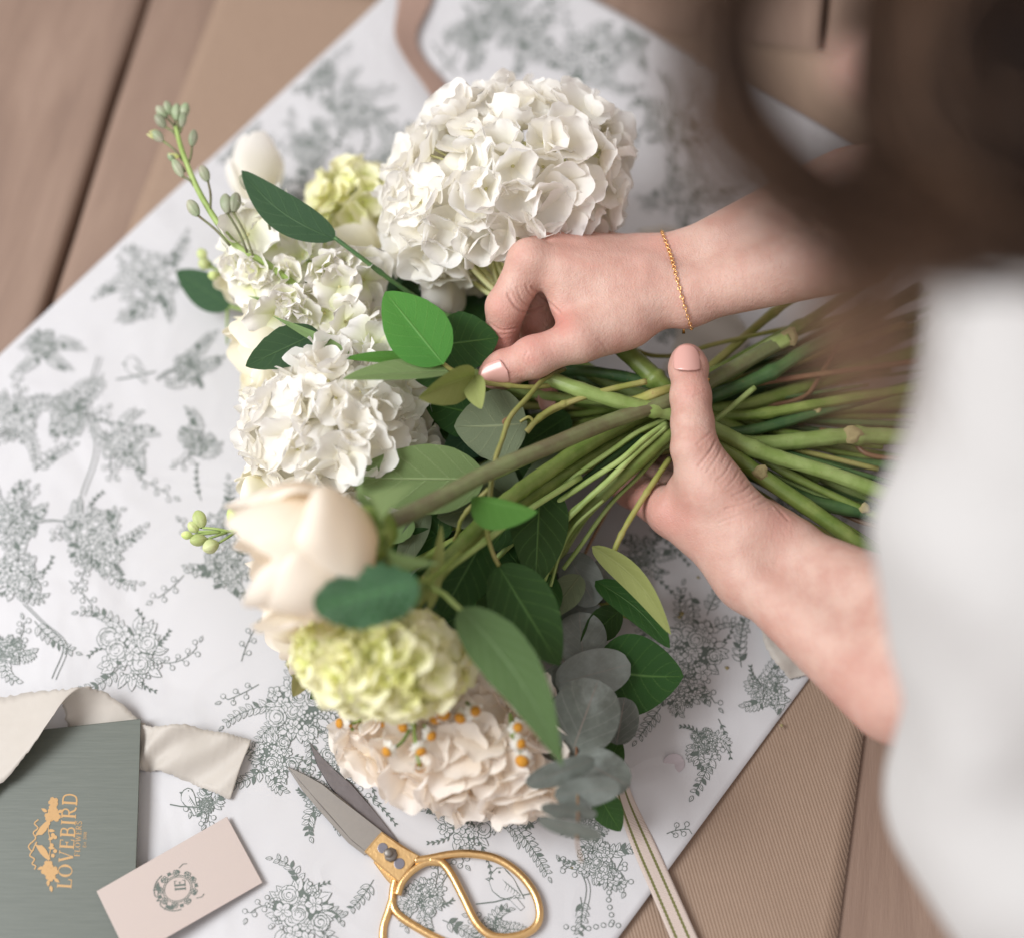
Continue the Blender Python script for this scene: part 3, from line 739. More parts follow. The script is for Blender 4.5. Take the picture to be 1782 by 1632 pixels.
# nails: curved plates seated on the finger ends
def nail(c, ax, nrm, L, W, curve=.0062, tipr=.5):
    """c centre on the skin, ax finger direction, nrm outward"""
    ax = Vector(ax).normalized(); nrm = Vector(nrm); nrm = (nrm - ax * nrm.dot(ax)).normalized(); sd = ax.cross(nrm)
    V = []; nu, nv = 12, 14
    for j in range(nv + 1):
        t = j / nv
        half = W / 2 * (min(1, (t / .16)) ** .45 if t < .16 else 1.0) * (1 - .0 * t) * (math.sqrt(max(0, 1 - ((t - .55) / .45) ** 2 * (.93))) if t > .55 else 1.0)
        for i in range(nu + 1):
            s = -1 + 2 * i / nu; x = half * s; zz = -x * x / (2 * curve) - (t - .4) ** 2 * .0012
            V.append(Vector(c) + ax * (t - .5) * L + sd * x + nrm * zz)
    n = len(V); F = [(j * (nu + 1) + i, j * (nu + 1) + i + 1, (j + 1) * (nu + 1) + i + 1, (j + 1) * (nu + 1) + i) for j in range(nv) for i in range(nu)]
    V2 = [v - nrm * .0006 for v in V]; F2 = [tuple(q + n for q in f_[::-1]) for f_ in F]
    rim = list(range(nu + 1)) + [j * (nu + 1) + nu for j in range(1, nv + 1)] + [nv * (nu + 1) + i for i in range(nu - 1, -1, -1)] + [j * (nu + 1) for j in range(nv - 1, 0, -1)]
    R = [(rim[(i + 1) % len(rim)], rim[i], rim[i] + n, rim[(i + 1) % len(rim)] + n) for i in range(len(rim))]
    return mesh("nail", V + V2, F + F2 + R, M['nail'], body, True)
from mathutils.bvhtree import BVHTree
bvh = BVHTree.FromPolygons([tuple(v) for v in BV], BQ.tolist())
def hit(px, py):
    d = (P(px, py, 0) - CAM).normalized(); r = bvh.ray_cast(CAM, d); return r[0], r[1]
h_, n_ = hit(1197, 632); d_, dn_ = hit(1199, 665)
if h_: nail(h_ + n_ * .0021 + (h_ - d_).normalized() * .0030, h_ - d_, Vector((0, -.30, 1)), .0165, .0146, .0092)
h_, n_ = hit(868, 651); d_, dn_ = hit(915, 634)
if h_: nail(h_ + n_ * .0013 + (h_ - d_).normalized() * .0022, h_ - d_, n_ + Vector((.05, -.25, .15)), .0150, .0138, .0085)
nail(P(951, 699, .0640), Vector(P(953, 712, .060)) - Vector(P(948, 680, .066)), Vector((0.1, -.5, -.7)), .0120, .0095)
# ------------------------------------------------------------------ shirt
fd = Field((.08, -.42, .10), (.62, .44, .66), .0038)
A0, A1 = np.array(Pd(1915, 600, .47)), np.array(Pd(1828, 1400, .53))
s = fd.cone(A0, A1, .060, .060)
s = smin(s, fd.cone(shL, shL + (elL - shL) * .72, .055, .045), .02)
s = smin(s, fd.cone(shR, shR + (elR - shR) * .75, .055, .052), .02)
s = smin(s, fd.cone(shL + np.array((.03, .05, -.02)), shR + np.array((.03, -.05, -.02)), .070, .070), .05)
s = smin(s, fd.cone((shL + shR) / 2 + np.array((.06, 0, -.05)), hip, .125, .14), .08)
s = np.maximum(s, -fd.cone(neck + np.array((-.01, 0, -.02)), headc, .058, .065))
gx, gy, gz = fd.X * 60, fd.Y * 38, fd.Z * 52
s = s + (.0048 * np.sin(gx + 1.7 * np.sin(gy * .8 + gz * .3)) * np.sin(gz * .7 + .9 * np.sin(gy)) + .0062 * np.sin(gy * 1.1 + 1.3 * np.sin(gz * .5 + gx * .4))).astype(np.float32)
V, Q = surface_nets(s, fd.lo, fd.h)
def shirt_mat():
    m, nt, p = newmat("white cotton")
    p.inputs["Base Color"].default_value = (0.475, 0.463, 0.455, 1); p.inputs["Roughness"].default_value = 0.8; p.inputs["Sheen Weight"].default_value = 0.15
    n1 = noise_n(nt, 40, 4, .6, coords(nt)); n2 = noise_n(nt, 1500, 2, .5, coords(nt)); b = bump(nt, p, n1.outputs[0], .5, .004); bump(nt, p, n2.outputs[0], .2, .0004, b)
    return m
shirt = mesh("shirt", V, Q.tolist(), shirt_mat(), person, True)
shirt["label"] = "loose white cotton shirt"

# ------------------------------------------------------------------ hair
def hair_mat():
    m, nt, p = newmat("dark brown hair")
    u_, v_ = sep_uv(nt)
    c = mix(nt, u_, (0.009, 0.004, 0.0025), (0.215, 0.125, 0.080))
    nt.links.new(c, p.inputs["Base Color"]); p.inputs["Roughness"].default_value = 0.42; p.inputs["Specular IOR Level"].default_value = 0.18
    return m
M['hair'] = hair_mat()
hm_ = MB(); RH = random.Random(5)
def lock(ctrl, n, spread, r, seg=16, flare=1.0, tone=0.0):
    base = catmull([tuple(Pd(*c)) for c in ctrl], seg)
    for _ in range(n):
        a = RH.uniform(0, 6.28); q = spread * math.sqrt(RH.random()); o0 = np.array((q * math.cos(a), q * math.sin(a), RH.uniform(-1, 1) * spread))
        ph = RH.uniform(0, 6.28); rr = r * RH.uniform(.6, 1.3); sh = RH.uniform(-.06, .06)
        pts = []
        for i, b in enumerate(base):
            t = i / seg
            w = np.array((math.sin(ph + 5 * t), math.cos(ph * 1.7 + 4 * t), math.sin(ph * 2.3 + 6 * t))) * spread * .35
            pts.append(Vector(b + o0 * (.55 + .9 * flare * t) + w))
        k = max(0.0, min(1.0, RH.random() ** 1.6 + tone))
        V, F, U = tube_geo(pts, [rr * (1 - .75 * (i / seg) ** 3) for i in range(seg + 1)], 4, False)
        hm_.add(V, F, [(k, 0)] * len(V))
lock([(1620, -200, .36), (1350, -90, .31), (1290, 60, .292), (1325, 215, .290), (1440, 330, .296), (1600, 395, .31), (1850, 420, .34)], 175, .0052, .00085, tone=-.12)
lock([(1500, -200, .33), (1240, -60, .285), (1215, 100, .28), (1240, 240, .28), (1330, 350, .282), (1470, 425, .29), (1700, 450, .31)], 50, .0085, .0006)
lock([(1700, -200, .37), (1570, -60, .33), (1530, 100, .318), (1540, 230, .315), (1600, 320, .318), (1720, 370, .33), (1900, 420, .35)], 210, .0075, .0011, tone=-.16)
lock([(1800, -200, .37), (1660, -60, .33), (1600, 100, .318), (1620, 240, .315), (1700, 320, .318), (1800, 360, .33), (1980, 400, .35)], 210, .0110, .0011, tone=.08)
lock([(1980, -200, .36), (1800, -40, .31), (1720, 120, .305), (1740, 230, .305), (1820, 300, .31), (1930, 340, .33)], 200, .0130, .0009, tone=-.3)
lock([(1530, 380, .31), (1470, 480, .305), (1470, 600, .31), (1500, 730, .32)], 44, .0090, .0005, tone=.75)
lock([(1640, 380, .31), (1570, 490, .305), (1545, 600, .31), (1560, 700, .32)], 34, .0090, .0005, tone=.75)
lock([(1900, 300, .34), (1800, 400, .33), (1700, 440, .33), (1560, 440, .33)], 90, .0060, .0008)
# cap of hair over the skull, grooved along the strands
V, F, U = [], [], []
nu_, nv_ = 96, 48
for j in range(nv_ + 1):
    th_ = math.pi * j / nv_
    for i in range(nu_ + 1):
        a = 2 * math.pi * i / nu_; g = 1 + .02 * noise.noise(Vector((a * 9, th_ * 1.1, 0))) + .012 * noise.noise(Vector((a * 30, th_ * 1.4, 3)))
        d = Vector((math.sin(th_) * math.cos(a), math.sin(th_) * math.sin(a), math.cos(th_)))
        V.append(Vector(headc) + Vector((.018, 0, .012)) + Vector((d.x * .090 * g, d.y * .096 * g, d.z * .108 * g))); U.append((max(0, noise.noise(Vector((a * 24, th_ * 2, 1))) * .5 + .02), 0))
F = [(j * (nu_ + 1) + i, j * (nu_ + 1) + i + 1, (j + 1) * (nu_ + 1) + i + 1, (j + 1) * (nu_ + 1) + i) for j in range(nv_) for i in range(nu_)]
hm_.add(V, F, U)
hair = hm_.build("hair", M['hair'], person, True); hair["kind"] = "stuff"; hair["label"] = "long dark brown hair falling in loose curls"

# ------------------------------------------------------------------ bracelet: fine gold chain round the right wrist, links as small rings
brace = thing("bracelet", "thin gold chain bracelet round the wrist of the upper hand", "bracelet", tuple(P(1180, 487, .112)))
bpts = []
ca = np.array(P(1177, 486, .110)); axw = (np.array(fa) - np.array(wa)); axw /= np.linalg.norm(axw); axw = Vector(axw)
axw = (axw + Vector((.0, -.06, 0))).normalized()
e1 = (Vector((0, 1, 0)) - axw * axw.y).normalized(); e2 = axw.cross(e1)
body_bvh = bvh
NL = 74
for i in range(NL):
    a = 2 * math.pi * i / NL; d = (e1 * math.cos(a) + e2 * math.sin(a))
    sl = .0022 * math.sin(a * 1.0)
    o_ = Vector(ca) + axw * sl + d * .06
    r_ = body_bvh.ray_cast(o_, -d, .06)
    q = r_[0] + d * .0009 if r_[0] else Vector(ca) + d * .022
    if d.y < -0.6: q = q + d * .0006
    bpts.append(q)
V, F, U = [], [], []
ring = []
for k in range(12):
    for l in range(5):
        a = 2 * math.pi * k / 12; b = 2 * math.pi * l / 5; R0, r0 = .00085, .00026
        ring.append((( R0 + r0 * math.cos(b)) * math.cos(a) * 1.35, (R0 + r0 * math.cos(b)) * math.sin(a), r0 * math.sin(b)))
rf = [(k * 5 + l, k * 5 + (l + 1) % 5, ((k + 1) % 12) * 5 + (l + 1) % 5, ((k + 1) % 12) * 5 + l) for k in range(12) for l in range(5)]
ringme = bpy.data.meshes.new("link"); ringme.from_pydata(ring, [], rf); ringme.materials.append(M['gold']); ringme.polygons.foreach_set("use_smooth", [True] * len(rf))
for i in range(NL):
    a, b = bpts[i], bpts[(i + 1) % NL]; t = (b - a).normalized(); m_ = (a + b) / 2
    out = (m_ - Vector(ca)).normalized(); z_ = (out if i % 2 else t.cross(out)).normalized(); y_ = z_.cross(t).normalized(); z_ = t.cross(y_)
    o = bpy.data.objects.new("link", ringme); lnk(o, brace)
    mt = Matrix((t, y_, z_)).transposed().to_4x4(); mt.translation = m_; o.matrix_basis = mt
cl = P(1190, 572, .100)
V, F, U = tube_geo([cl + Vector((-.001, .004, .004)), cl, cl + Vector((.0, -.002, -.002))], [.0011, .0007, .0009], 8)
mesh("clasp", V, F, M['gold'], brace)
# ------------------------------------------------------------------ plant materials
M['pet_white'] = petal_mat("white hydrangea petal", (0.96, 0.95, 0.935), (0.92, 0.89, 0.76), .45)
M['pet_blush'] = petal_mat("blush hydrangea petal", (0.95, 0.895, 0.84), (0.90, 0.79, 0.62), .40)
M['pet_lime'] = petal_mat("lime hydrangea petal", (0.90, 0.90, 0.50), (0.62, 0.72, 0.12), .30)
M['pet_lime2'] = petal_mat("pale lime petal", (0.94, 0.92, 0.68), (0.72, 0.78, 0.22), .30)
M['pet_cream'] = petal_mat("cream rose petal", (0.95, 0.89, 0.80), (0.93, 0.78, 0.50), .38)
M['pet_ivory'] = petal_mat("ivory petal", (0.95, 0.92, 0.80), (0.86, 0.82, 0.46), .30)
M['pet_stock'] = petal_mat("white stock petal", (0.95, 0.93, 0.91), (0.70, 0.76, 0.34), .30)
M['eye'] = plain("floret eye", (0.55, 0.52, 0.25), 0.6)
M['leaf_bright'] = leaf_mat("bright young leaf", (0.075, 0.235, 0.035), (0.10, 0.22, 0.06), (0.19, 0.38, 0.10), .42, 7, .6, .6, .25)
M['leaf_top'] = leaf_mat("dark glossy leaf", (0.020, 0.072, 0.012), (0.16, 0.24, 0.10), (0.12, 0.24, 0.06), .34, 7, .72, .7, .10)
M['leaf_blue'] = leaf_mat("blue green leaf", (0.030, 0.080, 0.036), (0.15, 0.22, 0.13), (0.13, 0.22, 0.10), .33, 6, .6, .7, .08)
M['leaf_under'] = leaf_mat("pale underside of a leaf", (0.20, 0.29, 0.11), (0.20, 0.29, 0.11), (0.36, 0.44, 0.22), .58, 6, .7, .7, .16)
M['leaf_grey'] = leaf_mat("grey green underside of a leaf", (0.19, 0.235, 0.14), (0.19, 0.235, 0.14), (0.32, 0.35, 0.20), .62, 6, .65, .8, .10)
M['leaf_olive'] = leaf_mat("yellow green underside of a leaf", (0.30, 0.33, 0.11), (0.28, 0.32, 0.12), (0.42, 0.44, 0.20), .58, 6, .4, .4, .16)
M['leaf_quilt'] = leaf_mat("quilted dark leaf", (0.045, 0.165, 0.050), (0.10, 0.2, 0.08), (0.16, 0.34, 0.14), .26, 7, .55, 1.0, .06, gloss=1.6)
M['leaf_long'] = leaf_mat("long serrated leaf", (0.115, 0.205, 0.075), (0.06, 0.13, 0.05), (0.27, 0.40, 0.20), .34, 9, .55, .8, .12)
M['leaf_red'] = leaf_mat("reddish small leaf", (0.22, 0.20, 0.07), (0.20, 0.16, 0.07), (0.3, 0.14, 0.08), .5, 5, .4, .3, .1)
def euc_mat():
    m, nt, p = newmat("eucalyptus leaf")
    u, v = sep_uv(nt); n1 = noise_n(nt, 38, 5, .65, coords(nt)); n2 = noise_n(nt, 500, 3, .6, coords(nt))
    a = math_n(nt, 'ABSOLUTE', math_n(nt, 'SUBTRACT', u, 0.5)); mid = math_n(nt, 'SUBTRACT', 1.0, math_n(nt, 'MULTIPLY', a, 60.0), clamp=True)
    r = ramp(nt, n1.outputs[0], [(0.36, (0.060, 0.075, 0.056)), (0.50, (0.115, 0.135, 0.110)), (0.66, (0.27, 0.31, 0.285))])
    c = mix(nt, math_n(nt, 'MULTIPLY', n2.outputs[0], .5), r.outputs[0], (0.10, 0.095, 0.09))
    sv = math_n(nt, 'ABSOLUTE', math_n(nt, 'SUBTRACT', math_n(nt, 'FRACT', math_n(nt, 'MULTIPLY', math_n(nt, 'ADD', math_n(nt, 'SUBTRACT', v, math_n(nt, 'MULTIPLY', a, .9)), math_n(nt, 'MULTIPLY', n1.outputs[0], .12)), 5.0)), .5))
    sv = math_n(nt, 'SUBTRACT', 1.0, math_n(nt, 'MULTIPLY', sv, 18.0), clamp=True)
    c = mix(nt, math_n(nt, 'MULTIPLY', sv, .35), c, (0.30, 0.30, 0.27))
    c = mix(nt, math_n(nt, 'MULTIPLY', mid, .7), c, (0.27, 0.19, 0.16))
    oi = nt.nodes.new("ShaderNodeObjectInfo"); c = mix(nt, math_n(nt, 'MULTIPLY', oi.outputs["Random"], .6), c, (0.17, 0.19, 0.175))
    nt.links.new(c, p.inputs["Base Color"]); p.inputs["Roughness"].default_value = .48
    b = bump(nt, p, n1.outputs[0], .35, .002); bump(nt, p, n2.outputs[0], .15, .0004, b)
    return m
M['euc'] = euc_mat()
M['stem'] = stem_mat("green stem", (0.13, 0.20, 0.035), (0.25, 0.31, 0.085))
M['stem_lt'] = stem_mat("light green stem", (0.22, 0.31, 0.08), (0.33, 0.42, 0.15))
M['stem_dk'] = stem_mat("dark green stem", (0.040, 0.095, 0.034), (0.085, 0.155, 0.050))
M['stem_br'] = stem_mat("woody brown green stem", (0.12, 0.105, 0.055), (0.17, 0.20, 0.085))
M['stem_yl'] = stem_mat("yellow green twig", (0.24, 0.26, 0.06), (0.33, 0.29, 0.11))
M['stem_rd'] = stem_mat("reddish twig", (0.16, 0.075, 0.045), (0.22, 0.14, 0.07))
M['stem_wh'] = stem_mat("pale inner stalk", (0.55, 0.58, 0.25), (0.66, 0.66, 0.38))
M['cut'] = plain("cut end of a stem", (0.42, 0.42, 0.20), .8, bscale=600, bstr=.4, mott=.5)
M['node'] = plain("woody scar", (0.36, 0.30, 0.14), .8, bscale=900, bstr=.8, mott=.6)
M['bud'] = stem_mat("green bud", (0.23, 0.30, 0.17), (0.36, 0.34, 0.26), .5)
M['bud_pale'] = stem_mat("pale green bud", (0.42, 0.52, 0.16), (0.60, 0.64, 0.34), .5)
M['cham'] = plain("orange chamomile dome", (0.72, 0.32, 0.03), .8, bscale=1900, bstr=1.0, mott=.5, bdist=.0008)

# ------------------------------------------------------------------ leaf
def axes_of(pb, pt, roll):
    ax = (pt - pb).normalized(); view = (CAM - (pb + pt) / 2).normalized()
    n = (view - ax * view.dot(ax)).normalized(); n = Matrix.Rotation(math.radians(roll), 3, ax) @ n
    return ax, n, ax.cross(n)
def leaf(name, base, tip, width, mat, parent=None, roll=0, fold=12, curl=0.0, wl=1.0, wr=1.0, serr=0.0, wave=0.0, shape='ovate', side=0.0, label=None, nv=22, petiole=None, twist=0.0, quilt=0.0):
    """base/tip = (px, py, z); width in photo pixels; fold = angle of each half (deg); curl = sag of the tip along the normal (m per leaf length); side = sideways bow"""
    pb, pt = P(*base), P(*tip); L = (pt - pb).length; ax, n, sd = axes_of(pb, pt, roll)
    W = pxs(width, (pb + pt) / 2) / 2
    nu = 8 if not quilt else 16; nv = nv if not quilt else 60; V = []; U = []; rs = random.Random(int(base[0] * 7 + tip[1])); ph = rs.uniform(0, 6)
    for j in range(nv + 1):
        t = j / nv
        if shape == 'ovate': wd = (math.sin(math.pi * t ** .80) ** .72) * (1 - .10 * t)
        elif shape == 'round': wd = math.sqrt(max(0, 1 - (2 * t - 1) ** 2)) ** .92
        elif shape == 'lance': wd = math.sin(math.pi * t ** .62) ** .95
        elif shape == 'oblong': wd = min(1, math.sin(math.pi * t ** .9) ** .45)
        elif shape == 'maple': wd = (math.sin(math.pi * t ** .7) ** .6) * (1 + .28 * math.sin(t * 22))
        else: wd = (math.sin(math.pi * t ** .85) ** .6)
        if serr and 0.04 < t < .97: wd *= 1 + serr * (((t * 17) % 1.0) - .5)
        c = pb + ax * (L * t) + n * (-curl * L * (t * t) + curl * L * t * .0) + sd * (side * L * math.sin(math.pi * t))
        # keep the tip where it was asked for
        c += n * (curl * L * t)
        tw = math.radians(twist) * (t - .5)
        for i in range(nu + 1):
            s = -1 + 2 * i / nu; k = wl if s < 0 else wr; f = math.radians(fold)
            x = s * W * wd * k; y = abs(x) * math.tan(f) * (1 - .35 * abs(s))
            if quilt: y += quilt * W * (abs(math.sin((t - .35 * abs(s)) * 24)) - .5) * min(1, abs(s) * 3) * wd
            wz = wave * W * math.sin(t * 13 + ph + (1.6 if s > 0 else 0)) * abs(s) ** 2 * wd
            xr = x * math.cos(tw) - (y + wz) * math.sin(tw); yr = x * math.sin(tw) + (y + wz) * math.cos(tw)
            V.append(c + sd * xr + n * yr); U.append((i / nu, t))
    F = [(j * (nu + 1) + i, (j + 1) * (nu + 1) + i, (j + 1) * (nu + 1) + i + 1, j * (nu + 1) + i + 1) for j in range(nv) for i in range(nu)]
    # face winding so that the blade's front looks along +n
    q = nv // 2 * (nu + 1) + nu // 2
    nn = (V[q + nu + 1] - V[q]).cross(V[q + 1] - V[q])
    if nn.dot(n) < 0: F = [f_[::-1] for f_ in F]
    o = mesh(name, V, F, mat, parent, True, U)
    if label: o["label"] = label
    return o

# ------------------------------------------------------------------ florets
def petal_patch(L, W, cup, notch, ru, rv=None, rnd=random, nu=6, nv=6, ruff=0.0, base=0.12):
    """one petal in local space: grows along +x from the origin, cupped up in z"""
    V = []; U = []; ph = rnd.uniform(0, 6.28)
    for j in range(nv + 1):
        t = j / nv; wd = (base + (1 - base) * math.sin(math.pi * min(1, t * .80 + .02)) ** .8) if t < .999 else .42
        wd = base + (1 - base) * (math.sin(math.pi * (t ** 1.1) * .84)) ** .85 if t > 0 else base
        for i in range(nu + 1):
            s = -1 + 2 * i / nu
            x = L * t * (1 - .22 * s * s * t) - notch * L * math.exp(-(s / .3) ** 2) * max(0, t - .7) * 2
            y = s * W * wd * (1.0 if t < .999 else .92)
            z = cup * L * (t * t * .7 + (s * wd) ** 2 * .55) + ruff * L * math.sin(s * 5 + ph + 3 * t) * t * t
            z += ru * L * math.sin(ph + 7 * t + s * 2)
            V.append(Vector((x, y, z))); U.append((i / nu, t))
    F = [(j * (nu + 1) + i, j * (nu + 1) + i + 1, (j + 1) * (nu + 1) + i + 1, (j + 1) * (nu + 1) + i) for j in range(nv) for i in range(nu)]
    return V, F, U
FL_PARTS = {}
def floret_mesh(name, npet, L, W, mat, rnd, cup=(.05, .35), eye=.0011, notch=.03, ruff=.03, stalk=.012, tilt=(-5, 25), layers=1, stalkmat=None):
    mb = MB(); a0 = rnd.uniform(0, 6.28); pieces = []
    for ly in range(layers):
        for k in range(npet):
            V, F, U = petal_patch(L * rnd.uniform(.86, 1.1) * (1 - .25 * ly), W * rnd.uniform(.88, 1.1), rnd.uniform(*cup) + .25 * ly, notch * rnd.random(), .015, None, rnd, ruff=ruff * rnd.uniform(.3, 1.6))
            R_ = Matrix.Rotation(a0 + ly * .5 + 2 * math.pi * k / npet + rnd.uniform(-.12, .12), 4, 'Z') @ Matrix.Translation((eye * .4, 0, .0006 * (k % 2) + .001 * ly)) @ Matrix.Rotation(-math.radians(rnd.uniform(*tilt) + 22 * ly), 4, 'Y') @ Matrix.Rotation(math.radians(rnd.uniform(-14, 14)), 4, 'X')
            mb.add([R_ @ v for v in V], F, U, 0); pieces.append((V, F, U, R_))
    ncore = len(mb.V); fcore = len(mb.F)
    V = []; F = []
    for j in range(4):
        for i in range(7):
            a = 6.283 * i / 7; r = eye * math.cos(j * .5); V.append(Vector((r * math.cos(a), r * math.sin(a), eye * .9 * math.sin(j * .5) + .0003)))
    F = [(j * 7 + i, j * 7 + (i + 1) % 7, (j + 1) * 7 + (i + 1) % 7, (j + 1) * 7 + i) for j in range(3) for i in range(7)] + [tuple(21 + i for i in range(7))]
    mb.add(V, F, None, 1)
    V, F, U = tube_geo([Vector((0, 0, 0)), Vector((.0008, 0, -stalk * .5)), Vector((0, .001, -stalk))], [.0006, .0006, .0008], 5)
    mb.add(V, F, U, 2)
    me = bpy.data.meshes.new(name); me.from_pydata([tuple(v) for v in mb.V], [], mb.F)
    for m_ in (mat, M['eye'], stalkmat or M['stem_wh']): me.materials.append(m_)
    me.polygons.foreach_set("use_smooth", [True] * len(me.polygons)); me.polygons.foreach_set("material_index", mb.M)
    l = me.uv_layers.new(name="UVMap"); idx = np.empty(len(me.loops), dtype=np.int32); me.loops.foreach_get("vertex_index", idx)
    l.data.foreach_set("uv", np.asarray(mb.U, dtype=np.float32)[idx].ravel()); me.update()
    if layers == 1:
        def mk(nm, V, F, U, mats, mi):
            m2 = bpy.data.meshes.new(nm); m2.from_pydata([tuple(v) for v in V], [], F)
            for q in mats: m2.materials.append(q)
            m2.polygons.foreach_set("use_smooth", [True] * len(m2.polygons)); m2.polygons.foreach_set("material_index", mi)
            l2 = m2.uv_layers.new(name="UVMap"); ix = np.empty(len(m2.loops), dtype=np.int32); m2.loops.foreach_get("vertex_index", ix)
            l2.data.foreach_set("uv", np.asarray(U, dtype=np.float32)[ix].ravel()); m2.update(); return m2
        core = mk("floret_core", mb.V[ncore:], [tuple(i - ncore for i in f) for f in mb.F[fcore:]], mb.U[ncore:], [mat, M['eye'], stalkmat or M['stem_wh']], mb.M[fcore:])
        FL_PARTS[me.name] = (core, [(mk("petal", V, F, U, [mat], [0] * len(F)), R_) for V, F, U, R_ in pieces])
    return me
def put_split(me, name, parent, pos, nrm, spin, sc):
    core, pets = FL_PARTS[me.name]; o = put(core, name, parent, pos, nrm, spin, sc)
    for pm, R_ in pets:
        q = bpy.data.objects.new("petal", pm); COL.objects.link(q); q.parent = o; q.matrix_basis = R_
    return o
def put(me, name, parent, pos, nrm, spin, sc=1.0, label=None):
    z = Vector(nrm).normalized(); x = (Vector((1, 0, 0)) if abs(z.x) < .9 else Vector((0, 1, 0))); x = (x - z * x.dot(z)).normalized(); y = z.cross(x)
    R_ = Matrix((x, y, z)).transposed() @ Matrix.Rotation(spin, 3, 'Z')
    o = bpy.data.objects.new(name, me); lnk(o, parent); mt = R_.to_4x4() @ Matrix.Scale(sc, 4); mt.translation = pos; o.matrix_basis = mt
    return o
def hydrangea(label, c, rx, ry, rz, n, meshes, seed, stem_pts, stem_r=.0042, stem_mat_=None, skip=None, rot=0.0, jit=.35, sc=(.85, 1.12), inner=True, group="hydrangeas in the bouquet", split=.12):
    """c = (px,py,z) centre of the head; rx, ry photo pixels; rz metres"""
    rd = random.Random(seed); pc = P(*c); k = depth_of(pc) / FPX
    root = thing("hydrangea", label, "flower", tuple(pc), group)
    RX, RY, RZ = rx * k, ry * k, rz; nsplit = 0
    view = (CAM - pc).normalized(); e1 = Matrix.Rotation(math.radians(-rot), 3, view) @ RIGHT; e1 = (e1 - view * e1.dot(view)).normalized(); e2 = view.cross(e1)
    for i in range(n):
        zz = 1 - (i + .5) / n * 1.62; r = math.sqrt(max(0, 1 - zz * zz)); a = i * 2.39996 + rd.uniform(-.2, .2)
        d = Vector((r * math.cos(a), r * math.sin(a), zz))
        q = rd.uniform(.84, 1.0)
        pos = pc + e1 * d.x * RX * q + e2 * d.y * RY * q + view * d.z * RZ * q
        if pos.z < .008: pos.z = .008 + rd.random() * .004
        if skip:
            ppx = px_of(pos)
            if d.z > -.1 and any(((ppx[0] - sx) / sa) ** 2 + ((ppx[1] - sy) / sb) ** 2 < 1 for sx, sy, sa, sb in skip): continue
        nr = (e1 * d.x / RX + e2 * d.y / RY + view * d.z / RZ).normalized()
        nr = (nr + Vector((rd.gauss(0, 1), rd.gauss(0, 1), rd.gauss(0, 1))) * jit).normalized()
        if d.z > split and nsplit < 74: put_split(rd.choice(meshes), "floret", root, pos, nr, rd.uniform(0, 6.28), rd.uniform(*sc)); nsplit += 1
        else: put(rd.choice(meshes), "floret", root, pos, nr, rd.uniform(0, 6.28), rd.uniform(*sc))
    # inner branching stalks
    bp = P(*stem_pts[0])
    mb = MB()
    for i in range(26 if inner else 10):
        zz = 1 - (i + .5) / 26 * 1.6; r = math.sqrt(max(0, 1 - zz * zz)); a = i * 2.4; d = Vector((r * math.cos(a), r * math.sin(a), zz))
        e = pc + (e1 * d.x * RX + e2 * d.y * RY + view * d.z * RZ) * .82
        m_ = bp * .45 + e * .55 + Vector((rd.uniform(-1, 1), rd.uniform(-1, 1), rd.uniform(-1, 1))) * .004
        e.z = max(e.z, .006); m_.z = max(m_.z, .006)
        V, F, U = tube_geo([Vector(v) for v in catmull([bp, m_, e], 8)], [.0022 - .0012 * t / 8 for t in range(9)], 6); mb.add(V, F, U)
    o = mb.build("inner_stalk", M['stem_wh'], root); o["kind"] = "stuff"
    tube("stem", [P(*s) for s in stem_pts], stem_r, stem_r * 1.0, stem_mat_ or M['stem_lt'], root, 10, cutmat=M['cut'], wob=.06)
    return root
rf_ = random.Random(3)
FL_white = [floret_mesh("white_floret", 4, .0168, .0108, M['pet_white'], rf_, notch=.05, ruff=.05) for _ in range(10)]
FL_white += [floret_mesh("white_floret", 4, .0180, .0116, M['pet_white'], rf_, cup=(.25, .6), tilt=(10, 50), ruff=.07) for _ in range(5)]
FL_blush = [floret_mesh("blush_floret", 4, .0185, .0120, M['pet_blush'], rf_, notch=.04, ruff=.06) for _ in range(9)]
FL_lime = [floret_mesh("lime_floret", 4, .0066, .0046, M['pet_lime'], rf_, cup=(.2, .7), tilt=(10, 50), eye=.0010) for _ in range(8)]
FL_lime2 = [floret_mesh("pale_lime_floret", 4, .0092, .0064, M['pet_lime2'], rf_, cup=(.1, .5), tilt=(0, 40), eye=.0010) for _ in range(6)]
FL_stock = [floret_mesh("stock_floret", 5, .0125, .0085, M['pet_stock'], rf_, cup=(-.1, .5), ruff=.14, notch=.14, tilt=(-10, 35), layers=2, eye=.0010) for _ in range(4)] + [floret_mesh("stock_floret", 4, .0165, .0115, M['pet_stock'], rf_, cup=(-.3, .5), ruff=.13, notch=.16, tilt=(-25, 35), eye=.0012) for _ in range(7)]

